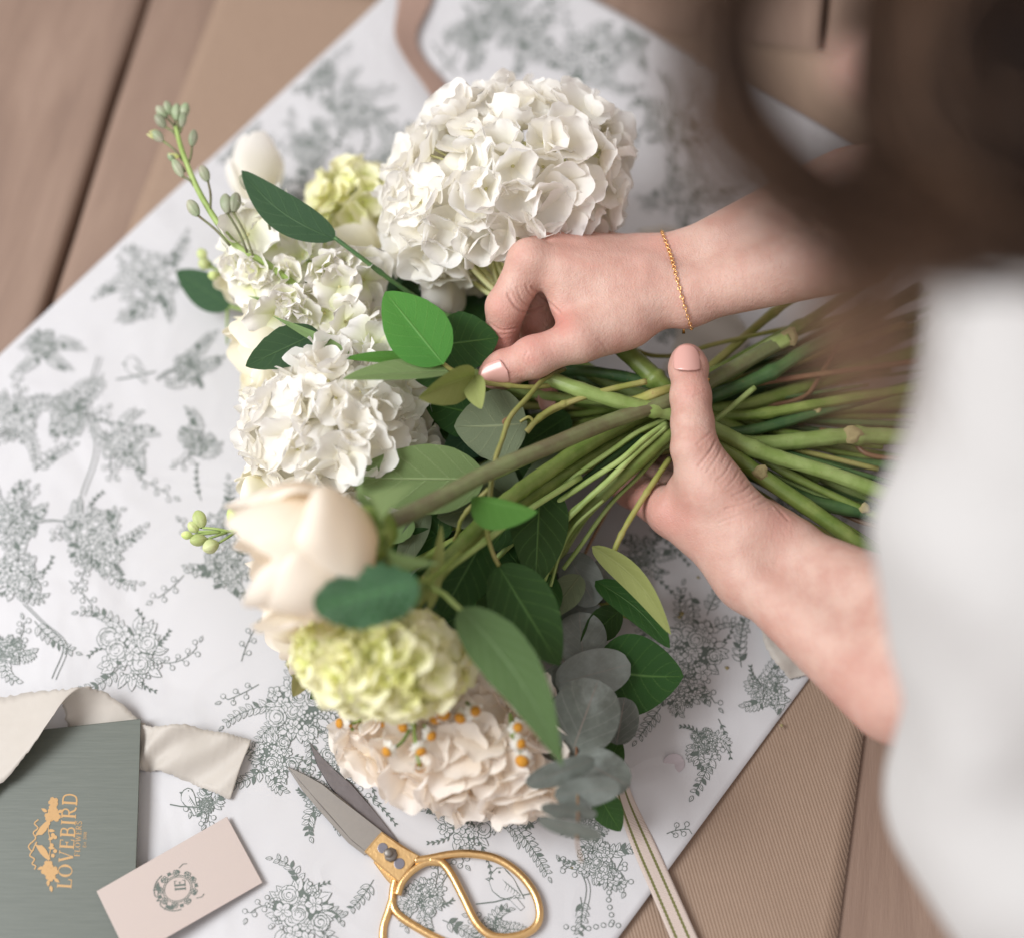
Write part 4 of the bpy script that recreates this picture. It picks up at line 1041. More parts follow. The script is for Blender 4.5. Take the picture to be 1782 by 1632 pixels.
# ------------------------------------------------------------------ cupped blooms (rose, lisianthus, tulip)
def cupped(name, label, base, tip, rad, mat, layers, seed, stem_pts=None, stem_r=.003, stem_m=None, open_=.5, group=None, cat="flower", sepals=0, deep=.0, wavy=.06, fat=1.0):
    pb, pt = P(*base), P(*tip); ax = (pt - pb).normalized(); L = (pt - pb).length; R0 = pxs(rad, (pb + pt) / 2)
    x = (UP - ax * UP.dot(ax)).normalized(); y = ax.cross(x)
    rd = random.Random(seed); root = thing(name, label, cat, tuple(pb), group)
    for ly, (cnt, rk, lk, arc) in enumerate(layers):
        for c in range(cnt):
            a0 = 2 * math.pi * (c + .5 * (ly % 2)) / cnt + rd.uniform(-.25, .25); ph = rd.uniform(0, 6.3); ph2 = rd.uniform(0, 6.3)
            nu, nv = 16, 14; V = []; U = []; lk2 = lk * rd.uniform(.80, 1.12); rk2 = rk * rd.uniform(.90, 1.08)
            lean = rd.uniform(-.1, .25) * open_
            for j in range(nv + 1):
                t = j / nv; prof = math.sin(math.pi * min(1, .06 + t * (.60 + .10 * (1 - open_)))) ** .75 * fat
                prof += open_ * .35 * max(0, t - .6) + lean * t * t
                for i in range(nu + 1):
                    s = -1 + 2 * i / nu
                    arc_t = arc * (math.sin(math.pi * (.12 + .66 * t ** .8)) ** .7)
                    a = a0 + s * arc_t
                    edge = (1 - .28 * s * s * s * s) if t > .5 else 1
                    r = R0 * rk2 * prof * (1 + wavy * math.sin(3 * s + ph) * t + wavy * .6 * math.sin(7 * t + ph2 + 2 * s))
                    h = L * lk2 * t * (1 - (.20 * s * s) * t) + L * .02 * math.sin(ph + 6 * s) * t * t
                    V.append(pb + ax * h + (x * math.cos(a) + y * math.sin(a)) * r)
                    U.append((i / nu, t))
            F = [(j * (nu + 1) + i, j * (nu + 1) + i + 1, (j + 1) * (nu + 1) + i + 1, (j + 1) * (nu + 1) + i) for j in range(nv) for i in range(nu)]
            for v in V: v.z = max(v.z, .004)
            mesh("petal", V, F, mat, root, True, U)
    if sepals:
        cr = R0 * .42
        V, F, U = tube_geo([pb - ax * L * .16, pb - ax * L * .06, pb + ax * L * .05], [cr * .45, cr * .8, cr * 1.0], 14); mesh("calyx", V, F, M['stem'], root, True, U)
        for k in range(sepals):
            a = 2 * math.pi * k / sepals + .3; d = x * math.cos(a) + y * math.sin(a)
            pts = [pb - ax * L * .05 + d * cr * .7, pb - ax * L * .0 + d * cr * 1.6, pb - ax * L * (.22 + .1 * rd.random()) + d * cr * 2.3]
            cc = [Vector(q) for q in catmull(pts, 10)]; V = []; sdv = ax.cross(d).normalized(); U = []
            for j, q in enumerate(cc):
                wv = cr * .55 * math.sin(math.pi * min(.98, .25 + j / 10 * .75)); V += [q - sdv * wv, q + d * .0006, q + sdv * wv]; U += [(0, j / 10), (.5, j / 10), (1, j / 10)]
            F = []
            for j in range(10): F += [(3 * j, 3 * j + 1, 3 * j + 4, 3 * j + 3), (3 * j + 1, 3 * j + 2, 3 * j + 5, 3 * j + 4)]
            mesh("sepal", V, F, M['leaf_under'], root, True, U)
    if stem_pts: tube("stem", [P(*s_) for s_ in stem_pts], stem_r, stem_r, stem_m or M['stem_lt'], root, 10, cutmat=M['cut'], wob=.06)
    return root
def bud(parent, base, tip, rad, mat, open_=0.0, name="bud", tipmat=None):
    pb, pt = P(*base), P(*tip); ax = (pt - pb).normalized(); L = (pt - pb).length; R0 = pxs(rad, pb); x = (UP - ax * UP.dot(ax)).normalized(); y = ax.cross(x)
    V = []; U = []; nu, nv = 16, 8; mb = MB()
    for j in range(nv + 1):
        t = j / nv; r = R0 * (math.sin(math.pi * (t * .86 + .06)) ** .7) * (1 if t < .9 else .8)
        for i in range(nu):
            a = 6.283 * i / nu; rr = r * (1 + .09 * math.cos(4 * a)); V.append(pb + ax * L * t + (x * math.cos(a) + y * math.sin(a)) * rr); U.append((i / nu, t))
    F = [(j * nu + i, j * nu + (i + 1) % nu, (j + 1) * nu + (i + 1) % nu, (j + 1) * nu + i) for j in range(nv) for i in range(nu)]
    mb.add(V, F, U, 0); mb.add([V[nv * nu + i] for i in range(nu)], [tuple(range(nu))], None, 1)
    return mb.build(name, [mat, tipmat or mat], parent)
# ------------------------------------------------------------------ big flower heads
GH = "hydrangeas in the bouquet"
hydrangea("large white hydrangea right under the upper hand, biggest head of the bouquet", (878, 335, .092), 208, 152, .056, 170, FL_white, 1,
          [(905, 545, .075), (960, 600, .066), (1060, 665, .060), (1180, 705, .058), (1330, 742, .050), (1520, 800, .040), (1660, 850, .034)], rot=-24, skip=[(862, 470, 58, 50)], group=GH, sc=(.9, 1.15))
hydrangea("white hydrangea between the cream tulip and the big cream rose, beside bright green leaves", (592, 750, .062), 148, 150, .052, 140, FL_white, 2,
          [(720, 790, .045), (850, 770, .042), (1010, 730, .045), (1165, 712, .052), (1350, 716, .050), (1560, 700, .044), (1690, 690, .040)], group=GH, sc=(.82, 1.05))
hydrangea("small lime green hydrangea below the quilted dark leaf", (668, 1148, .100), 138, 80, .040, 190, FL_lime[:5] + FL_lime2 + FL_lime2[:2], 3,
          [(705, 1075, .105), (760, 1000, .100), (860, 905, .084), (1000, 815, .072), (1165, 722, .066), (1300, 705, .060), (1500, 640, .052), (1640, 600, .046)], stem_mat_=M['stem'], group=GH, sc=(.9, 1.3), rot=6, split=9)
hydrangea("wide blush hydrangea lying on the paper below the chamomile", (800, 1288, .034), 188, 100, .034, 84, FL_blush, 4,
          [(880, 1190, .030), (930, 1050, .032), (1010, 900, .040), (1120, 780, .046), (1190, 720, .048), (1380, 800, .040), (1600, 930, .030)], group=GH, sc=(.95, 1.2), rot=12, jit=.30)
hydrangea("lime yellow hydrangea half hidden behind the big white one", (618, 352, .045), 66, 62, .030, 46, FL_lime2, 5,
          [(650, 420, .040), (730, 500, .045), (900, 610, .048), (1165, 700, .05), (1400, 655, .045), (1620, 560, .04)], stem_mat_=M['stem_dk'], group=GH, sc=(.9, 1.4), split=9)
cupped("rose", "big cream rose facing left, nearest to the viewer, on a thick brown green stem", (650, 925, .145), (425, 990, .158), 126, M['pet_cream'],
       [(5, 1.0, .80, .75), (5, .95, 1.0, .8), (5, .84, 1.0, .8), (4, .66, .98, .9), (3, .42, .94, 1.2)], 35,
       [(645, 922, .146), (740, 880, .136), (850, 822, .120), (960, 775, .106), (1050, 738, .094), (1113, 716, .089), (1175, 694, .086), (1260, 650, .080), (1371, 588, .078)], .0043, M['stem_br'], .35, "roses in the bouquet", sepals=5, fat=1.0, wavy=.07)
cupped("rose", "pale cream rose with ruffled petals tucked under the lime hydrangea and the big rose", (600, 1035, .07), (462, 1065, .072), 92, M['pet_cream'],
       [(6, 1.0, 1.0, .7), (6, .85, .95, .7), (5, .66, .9, .8), (4, .45, .85, 1.0)], 22, [(600, 1035, .07), (760, 960, .06), (950, 850, .055), (1165, 730, .055)], .003, M['stem'], .8, "roses in the bouquet", wavy=.10)
cupped("rose", "ivory rose with papery edges left of the serrated leaf, above the white hydrangea", (535, 605, .062), (405, 632, .070), 78, M['pet_ivory'],
       [(5, 1.0, 1.0, .85), (5, .86, .96, .8), (4, .66, .92, .9), (3, .4, .85, 1.1)], 23, [(535, 605, .062), (700, 640, .055), (930, 690, .05), (1165, 710, .05)], .003, M['stem'], .75, "roses in the bouquet", wavy=.09)
cupped("tulip", "white tulip head behind the tip of the long dark leaf", (448, 352, .040), (440, 256, .046), 50, M['pet_white'],
       [(3, 1.0, 1.0, 1.0), (3, .88, 1.0, 1.0)], 24, [(448, 352, .040), (520, 440, .04), (700, 560, .045), (1165, 700, .05)], .0026, M['stem'], .1, "tulips in the bouquet", wavy=.03)
cupped("tulip", "ivory tulip head left of the white stock blossoms", (462, 455, .050), (398, 508, .056), 50, M['pet_ivory'],
       [(3, 1.0, 1.0, 1.0), (3, .9, 1.0, 1.0)], 25, [(462, 455, .05), (600, 520, .05), (900, 640, .05), (1165, 700, .05)], .0026, M['stem'], .5, "tulips in the bouquet", wavy=.05)
cupped("tulip", "small ivory tulip between the long dark leaf and the big hydrangea", (668, 458, .055), (606, 400, .058), 40, M['pet_ivory'],
       [(3, 1.0, 1.0, 1.0), (3, .8, .9, 1.0)], 26, [(668, 458, .055), (780, 540, .05), (1000, 650, .05), (1165, 700, .05)], .0024, M['stem_dk'], .4, "tulips in the bouquet", wavy=.05)
hydr_low = cupped("rose", "frilled cream rose at the left edge below the white hydrangea", (500, 860, .05), (432, 900, .05), 66, M['pet_ivory'],
       [(6, 1.0, 1.0, .7), (5, .8, .9, .7), (4, .5, .85, .9)], 27, None, open_=.8, group="roses in the bouquet", wavy=.10)

# ------------------------------------------------------------------ stock spray with buds
st = thing("stock_flower", "white stock spray with a curved spike of green buds over the wood", "flower", tuple(P(600, 560, .07)))
tube("stem", [P(1165, 700, .068), P(960, 690, .066), P(800, 640, .068), (P(650, 575, .075)), P(520, 500, .090), P(462, 458, .098), P(405, 422, .104), P(352, 345, .108), P(320, 272, .110), P(306, 222, .110)], .0030, .0013, M['stem_lt'], st, 10, 50)
rs_ = random.Random(9)
for (x, y) in [(448, 392), (432, 410), (470, 425), (530, 445), (565, 470), (500, 480), (462, 520), (540, 515), (590, 500), (632, 488), (612, 520), (600, 560), (640, 565), (645, 600), (520, 545), (565, 545), (448, 470), (556, 430), (505, 520), (480, 545), (628, 470), (596, 455), (420, 440), (415, 465), (440, 500), (455, 365), (610, 545), (625, 585)]:
    ctr = P(540, 480, .070); z_ = .094 + rs_.uniform(-.012, .012) - .00003 * math.hypot(x - 540, y - 480); p_ = P(x, y, z_)
    nr = (p_ - ctr).normalized() * .8 + (CAM - p_).normalized() * .8 + Vector((rs_.gauss(0, .25), rs_.gauss(0, .25), 0))
    put(rs_.choice(FL_stock), "blossom", st, p_, nr, rs_.uniform(0, 6), rs_.uniform(.85, 1.15))
def budstalk(par, a, b, c, L, rad, z, mat='bud', open_=None):
    """a attachment on the stem, b base of the bud, c direction end"""
    A, B = P(a[0], a[1], z), P(b[0], b[1], z + .002)
    tube("bud_stalk", [A, (A + B) / 2 + Vector((.001, 0, .001)), B], .0008, .0007, M['stem_lt'] if mat != 'bud' else M['stem_br'], par, 6, 6)
    d = (P(c[0], c[1], z + .004) - B).normalized(); e = px_of(B + d * L)
    bud(par, (b[0], b[1], z + .002), (e[0], e[1], (B + d * L).z), rad, M[mat], tipmat=M['bud_pale'])
for a, b, c, L, r in [((307, 235), (290, 205), (272, 185), .0075, 9), ((308, 240), (288, 222), (270, 200), .0080, 9), ((306, 225), (308, 210), (308, 184), .0085, 10), ((308, 232), (318, 205), (324, 183), .0075, 9), ((308, 238), (316, 222), (320, 196), .0080, 8), ((305, 222), (296, 200), (290, 182), .0070, 8),
                      ((318, 280), (284, 246), (262, 226), .0075, 9), ((326, 290), (334, 255), (338, 226), .0085, 9), ((338, 325), (318, 308), (302, 280), .0100, 9), ((322, 300), (303, 282), (294, 268), .0050, 6), ((366, 365), (362, 316), (350, 290), .0085, 10), ((400, 428), (345, 376), (328, 350), .0090, 11),
                      ((430, 440), (396, 372), (392, 335), .0100, 12), ((440, 445), (406, 370), (412, 332), .0100, 12), ((470, 400), (448, 332), (415, 305), .0110, 13)]:
    budstalk(st, a, b, c, L * 1.18, r * .92, .108)
for k, (x, y) in enumerate([(262, 236), (266, 226), (300, 270)]):
    leaf("petal", (x + 12, y + 4, .110), (x - 8, y - 2 + 6 * (k % 2), .114), 9, M['pet_lime'], st, fold=20, nv=6)
for nm, lb, main, bl in [("bud_sprig", "small sprig of pale green buds over the paper left of the big cream rose", [(470, 915), (430, 920), (390, 925), (340, 930)],
                  [((400, 925), (352, 918), (340, 880), .010, 13), ((395, 926), (360, 938), (340, 940), .009, 10), ((440, 918), (420, 908), (400, 885), .010, 15), ((410, 925), (380, 945), (362, 952), .009, 12), ((385, 926), (344, 925), (325, 905), .007, 9), ((385, 926), (335, 932), (318, 930), .006, 7), ((430, 922), (430, 915), (430, 890), .007, 9)]),
                 ("bud_sprig", "tiny sprig of yellow green buds on the blurred green leaf", [(420, 500), (395, 480), (370, 465), (355, 445)],
                  [((370, 465), (356, 452), (345, 430), .007, 9), ((375, 468), (362, 468), (350, 455), .007, 9), ((385, 475), (380, 480), (365, 480), .006, 8)])]:
    t_ = thing(nm, lb, "flower buds", tuple(P(*main[0], .05)), "sprigs of green buds"); zz = .055
    tube("stem", [P(x, y, zz) for x, y in main], .0012, .0008, M['stem_lt'], t_, 7)
    for a, b, c, L, r in bl: budstalk(t_, a, b, c, L, r, zz, 'bud_pale')

# ------------------------------------------------------------------ leafy twigs
def twig(label, stems, leaves, group="leafy twigs in the bouquet", cat="twig", name="leafy_twig"):
    p0 = stems[0][0][0] if stems else leaves[0][0]
    t_ = thing(name, label, cat, tuple(P(p0[0], p0[1], p0[2])), group)
    for pts, wpx, mk in stems:
        q = [P(*p) for p in pts]; r = pxs(wpx, q[0]) / 2
        tube("stem", q, r, r * .85, M[mk], t_, 8, max(12, 7 * len(q)), nodes=[.33, .7] if wpx > 7 else (), wob=.12)
    for l in leaves:
        b, tp, wd, mk = l[:4]; kw = l[4] if len(l) > 4 else {}
        leaf("leaf", b, tp, wd, M[mk], t_, **kw)
    return t_
twig("twig with two overlapping green leaves pinched at the fingertips of the upper hand",
     [([(965, 670, .090), (923, 674, .098), (884, 671, .102), (845, 666, .106), (812, 652, .110), (788, 645, .114), (768, 631, .118)], 9, 'stem_yl')],
     [((772, 634, .120), (670, 508, .126), 116, 'leaf_bright', dict(fold=14, roll=8, serr=.02, curl=.04)),
      ((762, 602, .106), (868, 588, .104), 112, 'leaf_top', dict(fold=6, serr=.04, roll=-12, curl=.05)),
      ((782, 648, .116), (596, 660, .128), 62, 'leaf_under', dict(fold=26, roll=52, curl=.08)),
      ((826, 654, .112), (728, 692, .128), 78, 'leaf_olive', dict(fold=28, roll=-38, curl=.10, serr=.03, side=.05)),
      ((824, 655, .112), (838, 712, .118), 44, 'leaf_olive', dict(fold=24, roll=20, curl=.12)),
      ((742, 628, .108), (598, 624, .118), 30, 'leaf_bright', dict(fold=24, roll=40, curl=.08)),
      ((795, 655, .100), (705, 640, .092), 60, 'leaf_top', dict(fold=8))])
twig("thin brown twig winding down over the stems to small dark leaves",
     [([(982, 642, .088), (946, 661, .100), (918, 692, .106), (888, 726, .108), (874, 765, .108), (862, 800, .110), (855, 840, .110), (851, 880, .108), (847, 920, .104), (855, 955, .098), (868, 984, .092)], 9, 'stem_yl'),
      ([(886, 726, .106), (876, 733, .106), (880, 742, .104)], 5, 'stem_rd'),
      ([(851, 850, .106), (820, 880, .100), (802, 905, .096), (797, 925, .092), (790, 940, .088)], 8, 'stem_yl')],
     [((820, 866, .116), (936, 890, .126), 70, 'leaf_bright', dict(fold=18, wl=.25, wr=1.5, roll=-8, curl=.06)),
      ((866, 982, .092), (974, 1158, .086), 118, 'leaf_top', dict(fold=10, roll=-6, curl=.05)),
      ((842, 936, .088), (768, 1072, .080), 112, 'leaf_top', dict(fold=8, roll=10, wave=.05, curl=.04)),
      ((940, 832, .076), (932, 1018, .074), 112, 'leaf_top', dict(fold=8, roll=-14, wave=.05)),
      ((745, 1062, .118), (768, 912, .124), 36, 'leaf_olive', dict(fold=30, roll=50))])
twig("twig with a broad grey green leaf seen from below, beside the pinching thumb",
     [([(1018, 690, .086), (990, 700, .092), (960, 712, .094), (935, 730, .094), (916, 752, .092)], 12, 'stem_yl'), ([(930, 735, .094), (920, 726, .096), (905, 734, .094)], 6, 'stem_yl')],
     [((918, 736, .094), (790, 742, .090), 132, 'leaf_grey', dict(fold=6, roll=6, side=-.02, serr=.03)),
      ((850, 725, .078), (738, 700, .080), 96, 'leaf_top', dict(fold=8, serr=.05)),
      ((992, 722, .062), (912, 775, .060), 66, 'leaf_top', dict(fold=8))])
twig("broad light green leaf on the white hydrangea, crossed by the rose stem",
     [([(1000, 770, .060), (930, 800, .076), (860, 832, .084), (840, 834, .086)], 7, 'stem_lt')],
     [((845, 834, .086), (600, 832, .094), 128, 'leaf_under', dict(fold=6, roll=-6, serr=.02, curl=.04)),
      ((872, 800, .060), (835, 930, .058), 96, 'leaf_grey', dict(fold=8, serr=.05, roll=8)),
      ((800, 905, .050), (640, 900, .050), 70, 'leaf_grey', dict(fold=10)),
      ((905, 760, .056), (880, 880, .055), 60, 'leaf_top', dict(fold=10, serr=.05))])
twig("long pale serrated leaf hanging in front of the blush hydrangea",
     [([(1010, 830, .078), (900, 900, .090), (820, 960, .104), (752, 1012, .120), (775, 1035, .126), (803, 1062, .127)], 11, 'stem_lt')],
     [((800, 1056, .128), (980, 1335, .112), 100, 'leaf_long', dict(fold=10, roll=-10, serr=.04, wave=.05, shape='lance', side=-.06, curl=.05))])
twig("quilted dark green leaf curled over the lime hydrangea",
     [([(800, 960, .110), (760, 1000, .135), (724, 1012, .164)], 9, 'stem')],
     [((728, 1012, .166), (546, 1056, .176), 122, 'leaf_quilt', dict(fold=-10, wave=.10, shape='oblong', quilt=.22, roll=24, curl=-.06, wl=1.0, wr=.9))])
twig("twig with dark curled and wide leaves over the print, left of the forearm",
     [([(1165, 798, .066), (1140, 835, .068), (1118, 868, .068), (1092, 910, .066), (1072, 950, .062), (1060, 990, .056)], 11, 'stem_yl')],
     [((1030, 950, .058), (1168, 1104, .062), 54, 'leaf_olive', dict(fold=16, roll=34, side=-.10)),
      ((1036, 1010, .046), (1166, 1128, .056), 66, 'leaf_top', dict(fold=14, roll=-30, side=-.08)),
      ((1036, 1160, .040), (1190, 1176, .040), 148, 'leaf_top', dict(fold=10, roll=6, curl=.06, side=.04)),
      ((1062, 1066, .022), (1104, 988, .018), 88, 'leaf_olive', dict(fold=6, shape='maple', serr=.16, nv=40)),
      ((1040, 1380, .028), (1080, 1446, .022), 56, 'leaf_top', dict(fold=14)), ((1050, 1345, .035), (1080, 1286, .030), 48, 'leaf_top', dict(fold=14))])
twig("long blue green leaf pointing up past the stock buds",
     [([(1000, 660, .055), (860, 590, .062), (760, 540, .074), (690, 495, .092), (630, 450, .106), (582, 414, .112)], 9, 'stem_dk'), ([(900, 650, .05), (800, 590, .055), (700, 530, .06), (600, 470, .064)], 13, 'stem_dk')],
     [((584, 418, .112), (420, 297, .118), 72, 'leaf_blue', dict(fold=12, roll=14, side=-.08, curl=.06)),
      ((560, 420, .066), (440, 330, .070), 30, 'leaf_under', dict(fold=12, roll=30))])
twig("blurred green leaf low over the paper beside the ivory tulip", [([(520, 560, .03), (450, 545, .028), (400, 534, .026)], 8, 'stem_lt'), ([(396, 538, .026), (395, 575, .020), (396, 600, .014)], 5, 'stem_lt')],
     [((402, 535, .026), (306, 472, .024), 66, 'leaf_blue', dict(fold=10, roll=-10))])
twig("serrated green leaf lying on the ivory rose", [([(760, 640, .07), (660, 605, .090), (560, 580, .106)], 6, 'stem_lt')],
     [((556, 578, .106), (427, 638, .108), 76, 'leaf_blue', dict(fold=8, serr=.06, roll=14)),
      ((612, 620, .112), (474, 550, .112), 20, 'leaf_under', dict(fold=16, roll=20, shape='lance')),
      ((520, 540, .080), (430, 515, .086), 12, 'leaf_under', dict(fold=16, shape='lance'))])
twig("grey sage leaf standing upright between the rose calyx and the dark leaves", [([(860, 900, .055), (780, 920, .06), (742, 890, .066)], 7, 'stem')],
     [((745, 880, .066), (686, 1002, .072), 46, 'leaf_grey', dict(fold=14, roll=-12)), ((760, 940, .06), (768, 884, .066), 50, 'leaf_top', dict(fold=14)),
      ((720, 905, .07), (640, 945, .074), 60, 'leaf_under', dict(fold=20, roll=20, serr=.05)), ((730, 930, .06), (655, 985, .06), 46, 'leaf_top', dict(fold=14))])
twig("small reddish leaves sticking out left of the lime hydrangea", [([(600, 1150, .06), (540, 1170, .055)], 5, 'stem_rd')],
     [((536, 1188, .055), (498, 1140, .058), 30, 'leaf_red', dict(fold=14)), ((536, 1160, .055), (510, 1212, .055), 34, 'leaf_red', dict(fold=14))])
# crowded foliage in the shade under the heads
rl = random.Random(17); fills = []
for k in range(50):
    x, y = rl.uniform(640, 1010), rl.uniform(600, 1130)
    if x + y * .25 > 1180 and y < 1000: x -= 120
    a = rl.uniform(1.6, 4.2); L = rl.uniform(110, 170); z = rl.uniform(.016, .044)
    fills.append(((x, y, z), (x + L * math.cos(a), y + L * math.sin(a) * .9, z + rl.uniform(-.004, .01)), rl.uniform(70, 105), rl.choice(('leaf_top', 'leaf_top', 'leaf_blue', 'leaf_top', 'leaf_grey')), dict(fold=10, roll=rl.uniform(-25, 25), serr=rl.choice((0, .04)), wave=.06)))
for k in range(16):
    x, y = rl.uniform(660, 900), rl.uniform(470, 620); a = rl.uniform(2.2, 4.4); L = rl.uniform(90, 140); z = rl.uniform(.02, .05)
    fills.append(((x, y, z), (x + L * math.cos(a), y + L * math.sin(a), z), rl.uniform(55, 80), rl.choice(('leaf_top', 'leaf_blue')), dict(fold=12, roll=rl.uniform(-25, 25))))
for k in range(10):
    x, y = rl.uniform(450, 640), rl.uniform(560, 1100); a = rl.uniform(-.6, .6); L = rl.uniform(80, 120); z = rl.uniform(.012, .03)
    fills.append(((x, y, z), (x + L * math.cos(a), y + L * math.sin(a), z), rl.uniform(50, 70), 'leaf_top', dict(fold=12)))
for (bx, by, tx, ty, wd, z, mk) in [(1000, 800, 900, 860, 70, .056, 'leaf_grey'), (930, 850, 850, 960, 80, .058, 'leaf_top'), (880, 870, 760, 900, 84, .062, 'leaf_grey'), (800, 780, 720, 720, 80, .058, 'leaf_top'), (860, 720, 770, 800, 84, .060, 'leaf_blue'),
        (900, 980, 830, 1090, 80, .058, 'leaf_top'), (820, 980, 720, 1060, 84, .064, 'leaf_blue'), (760, 930, 660, 990, 70, .062, 'leaf_top'), (960, 1000, 905, 1110, 80, .050, 'leaf_top'), (1010, 1000, 950, 1080, 60, .046, 'leaf_grey'), (720, 560, 640, 500, 60, .056, 'leaf_blue'), (760, 600, 690, 660, 66, .060, 'leaf_top'),
        (700, 470, 640, 520, 44, .060, 'leaf_blue'), (830, 640, 760, 560, 70, .064, 'leaf_top'), (1080, 1060, 1010, 1120, 60, .036, 'leaf_top'), (870, 1160, 930, 1270, 90, .050, 'leaf_blue')]:
    fills.append(((bx, by, z), (tx, ty, z + .006), wd, mk, dict(fold=10, roll=rl.uniform(-22, 22), curl=rl.uniform(0, .08), wave=.06, serr=rl.choice((0, .04)))))
twig("crowded dark leaves deep inside the bouquet, under flower heads and stems", [([(700, 1000, .03), (900, 850, .035), (1165, 715, .045)], 10, 'stem_dk')], fills, name="foliage_branch", cat="foliage")

# ------------------------------------------------------------------ eucalyptus
eu = thing("eucalyptus_branch", "eucalyptus branch with round grey green leaves hanging over the blush hydrangea", "eucalyptus", tuple(P(1000, 1000, .05)))
tube("stem", [P(1165, 740, .048), P(1080, 850, .036), P(1010, 980, .026), P(985, 1060, .024), P(992, 1150, .030), P(1000, 1220, .038), P(1003, 1290, .054), P(1003, 1340, .064), P(1006, 1410, .080), P(1004, 1460, .084), P(1012, 1500, .086)], .0011, .0005, M['stem_rd'], eu, 7, 60)
def eleaf(cx, cy, rx, ry, rot, z, roll=0, dz=0.0, fold=5, curl=.03):
    a = math.radians(rot); b = (cx - rx * math.cos(a), cy + rx * math.sin(a), z); t_ = (cx + rx * math.cos(a), cy - rx * math.sin(a), z + dz)
    leaf("leaf", b, t_, ry * 2, M['euc'], eu, roll=roll, fold=fold, curl=curl, shape='round', nv=24, wave=.04)
for e in [(1012, 1008, 52, 36, -62, .040), (1048, 1010, 40, 26, -100, .034), (1012, 1066, 52, 30, -40, .036), (1012, 1112, 48, 44, 95, .042), (1032, 1172, 68, 42, 15, .048), (1080, 1254, 42, 32, 80, .042), (1018, 1246, 68, 60, 70, .056, 0, .004),
          (905, 1190, 52, 38, -20, .040), (938, 1250, 52, 48, -60, .044), (960, 1310, 50, 36, -30, .050), (905, 1235, 50, 40, 10, .038), (980, 1190, 40, 36, 10, .042), (975, 1342, 64, 26, 20, .070, 35, .010), (1048, 1342, 54, 38, -28, .062, -10), (1022, 1376, 58, 30, 8, .074, 32, .004), (990, 1410, 50, 20, -6, .078, 48, .004),
          (992, 1440, 58, 22, -14, .084, 50, .004), (945, 1105, 40, 34, 30, .034), (970, 1040, 44, 36, -70, .032)]:
    eleaf(*e)

# ------------------------------------------------------------------ chamomile
petc = petal_patch(.0042, .0013, -.2, 0, 0, None, random, 2, 4)
def chamo(par, x, y, z, dx, dy, stalk, r=.0040, under=False):
    c = P(x, y, z); ax = (RIGHT * dx - UP * dy + (CAM - c).normalized() * (.75 if not under else -.7)).normalized()
    V = []; F = []; nu = 14
    for j in range(6):
        for i in range(nu):
            a = 6.283 * i / nu; q = j * .3; V.append(Vector((r * math.cos(a) * math.cos(q * .98), r * math.sin(a) * math.cos(q * .98), r * .78 * math.sin(q) - r * .2)))
    F = [(j * nu + i, j * nu + (i + 1) % nu, (j + 1) * nu + (i + 1) % nu, (j + 1) * nu + i) for j in range(5) for i in range(nu)] + [tuple(5 * nu + i for i in range(nu))]
    xx = (UP - ax * UP.dot(ax)).normalized(); yy = ax.cross(xx); R_ = Matrix((xx, yy, ax)).transposed()
    mesh("flower_dome", [R_ @ v + c for v in V], F, M['cham'], par, True)
    mb = MB()
    for k in range(12):
        a = 6.283 * k / 12 + random.uniform(-.1, .1); Rk = Matrix.Rotation(a, 3, 'Z') @ Matrix.Rotation(math.radians(random.uniform(25, 75)), 3, 'Y')
        mb.add([R_ @ (Rk @ v + Vector((r * .85 * math.cos(a), r * .85 * math.sin(a), -r * .25))) + c for v in petc[0]], petc[1], petc[2])
    mb.build("petal_ring", [M['pet_white']], par)
    if stalk:
        q = [c - ax * r * .3] + [P(*s) for s in stalk]; tube("flower_stalk", q, .0008, .0010, M['stem'], par, 6, 14)
for lb, hs in [("chamomile sprig with three small heads at the left edge of the blush hydrangea", [(590, 1258, .062, -1, .1, [(620, 1256, .060), (648, 1238, .058)]), (662, 1240, .062, -.5, -.5, [(640, 1256, .06), (625, 1262, .058)]), (604, 1262, .060, -.4, 1, [(615, 1270, .058)]), (668, 1258, .064, 0, .7, None)]),
               ("chamomile sprig bending down over the paper edge of the blush hydrangea", [(700, 1265, .075, -.6, .2, [(718, 1258, .075), (728, 1230, .075)]), (733, 1308, .078, .3, .8, [(722, 1280, .076), (720, 1240, .075)]), (752, 1281, .078, .5, .5, [(738, 1260, .076)]), (672, 1308, .074, -.8, .6, [(700, 1290, .074), (722, 1250, .074)]), (731, 1336, .074, .1, 1.0, [(722, 1290, .074), (722, 1250, .074)], .0032, True)]),
               ("chamomile sprig with a cluster of orange heads just below the lime hydrangea", [(765, 1240, .084, -.4, .3, [(770, 1225, .08)]), (775, 1243, .084, .5, .2, [(775, 1228, .08)]), (800, 1250, .082, -.5, .6, [(812, 1235, .08)]), (828, 1237, .088, .3, .1, [(812, 1222, .08)]), (758, 1252, .08, 0, .8, None), (720, 1240, .08, -.5, .5, None)]),
               ("chamomile sprig beside the long pale leaf, at the right of the blush hydrangea", [(902, 1265, .080, .2, -.1, [(890, 1280, .076), (888, 1240, .074)]), (908, 1294, .078, .5, .2, [(895, 1275, .074), (890, 1245, .074)]), (922, 1168, .070, .2, .4, [(912, 1150, .066)]), (908, 1325, .070, -.3, .6, [(905, 1305, .070), (892, 1280, .07)])])]:
    t_ = thing("chamomile_sprig", lb, "chamomile", tuple(P(hs[0][0], hs[0][1], .06)), "chamomile sprigs")
    for h in hs: chamo(t_, *h[:6], **({'r': h[6], 'under': h[7]} if len(h) > 6 else {'r': random.uniform(.0025, .0038)}))

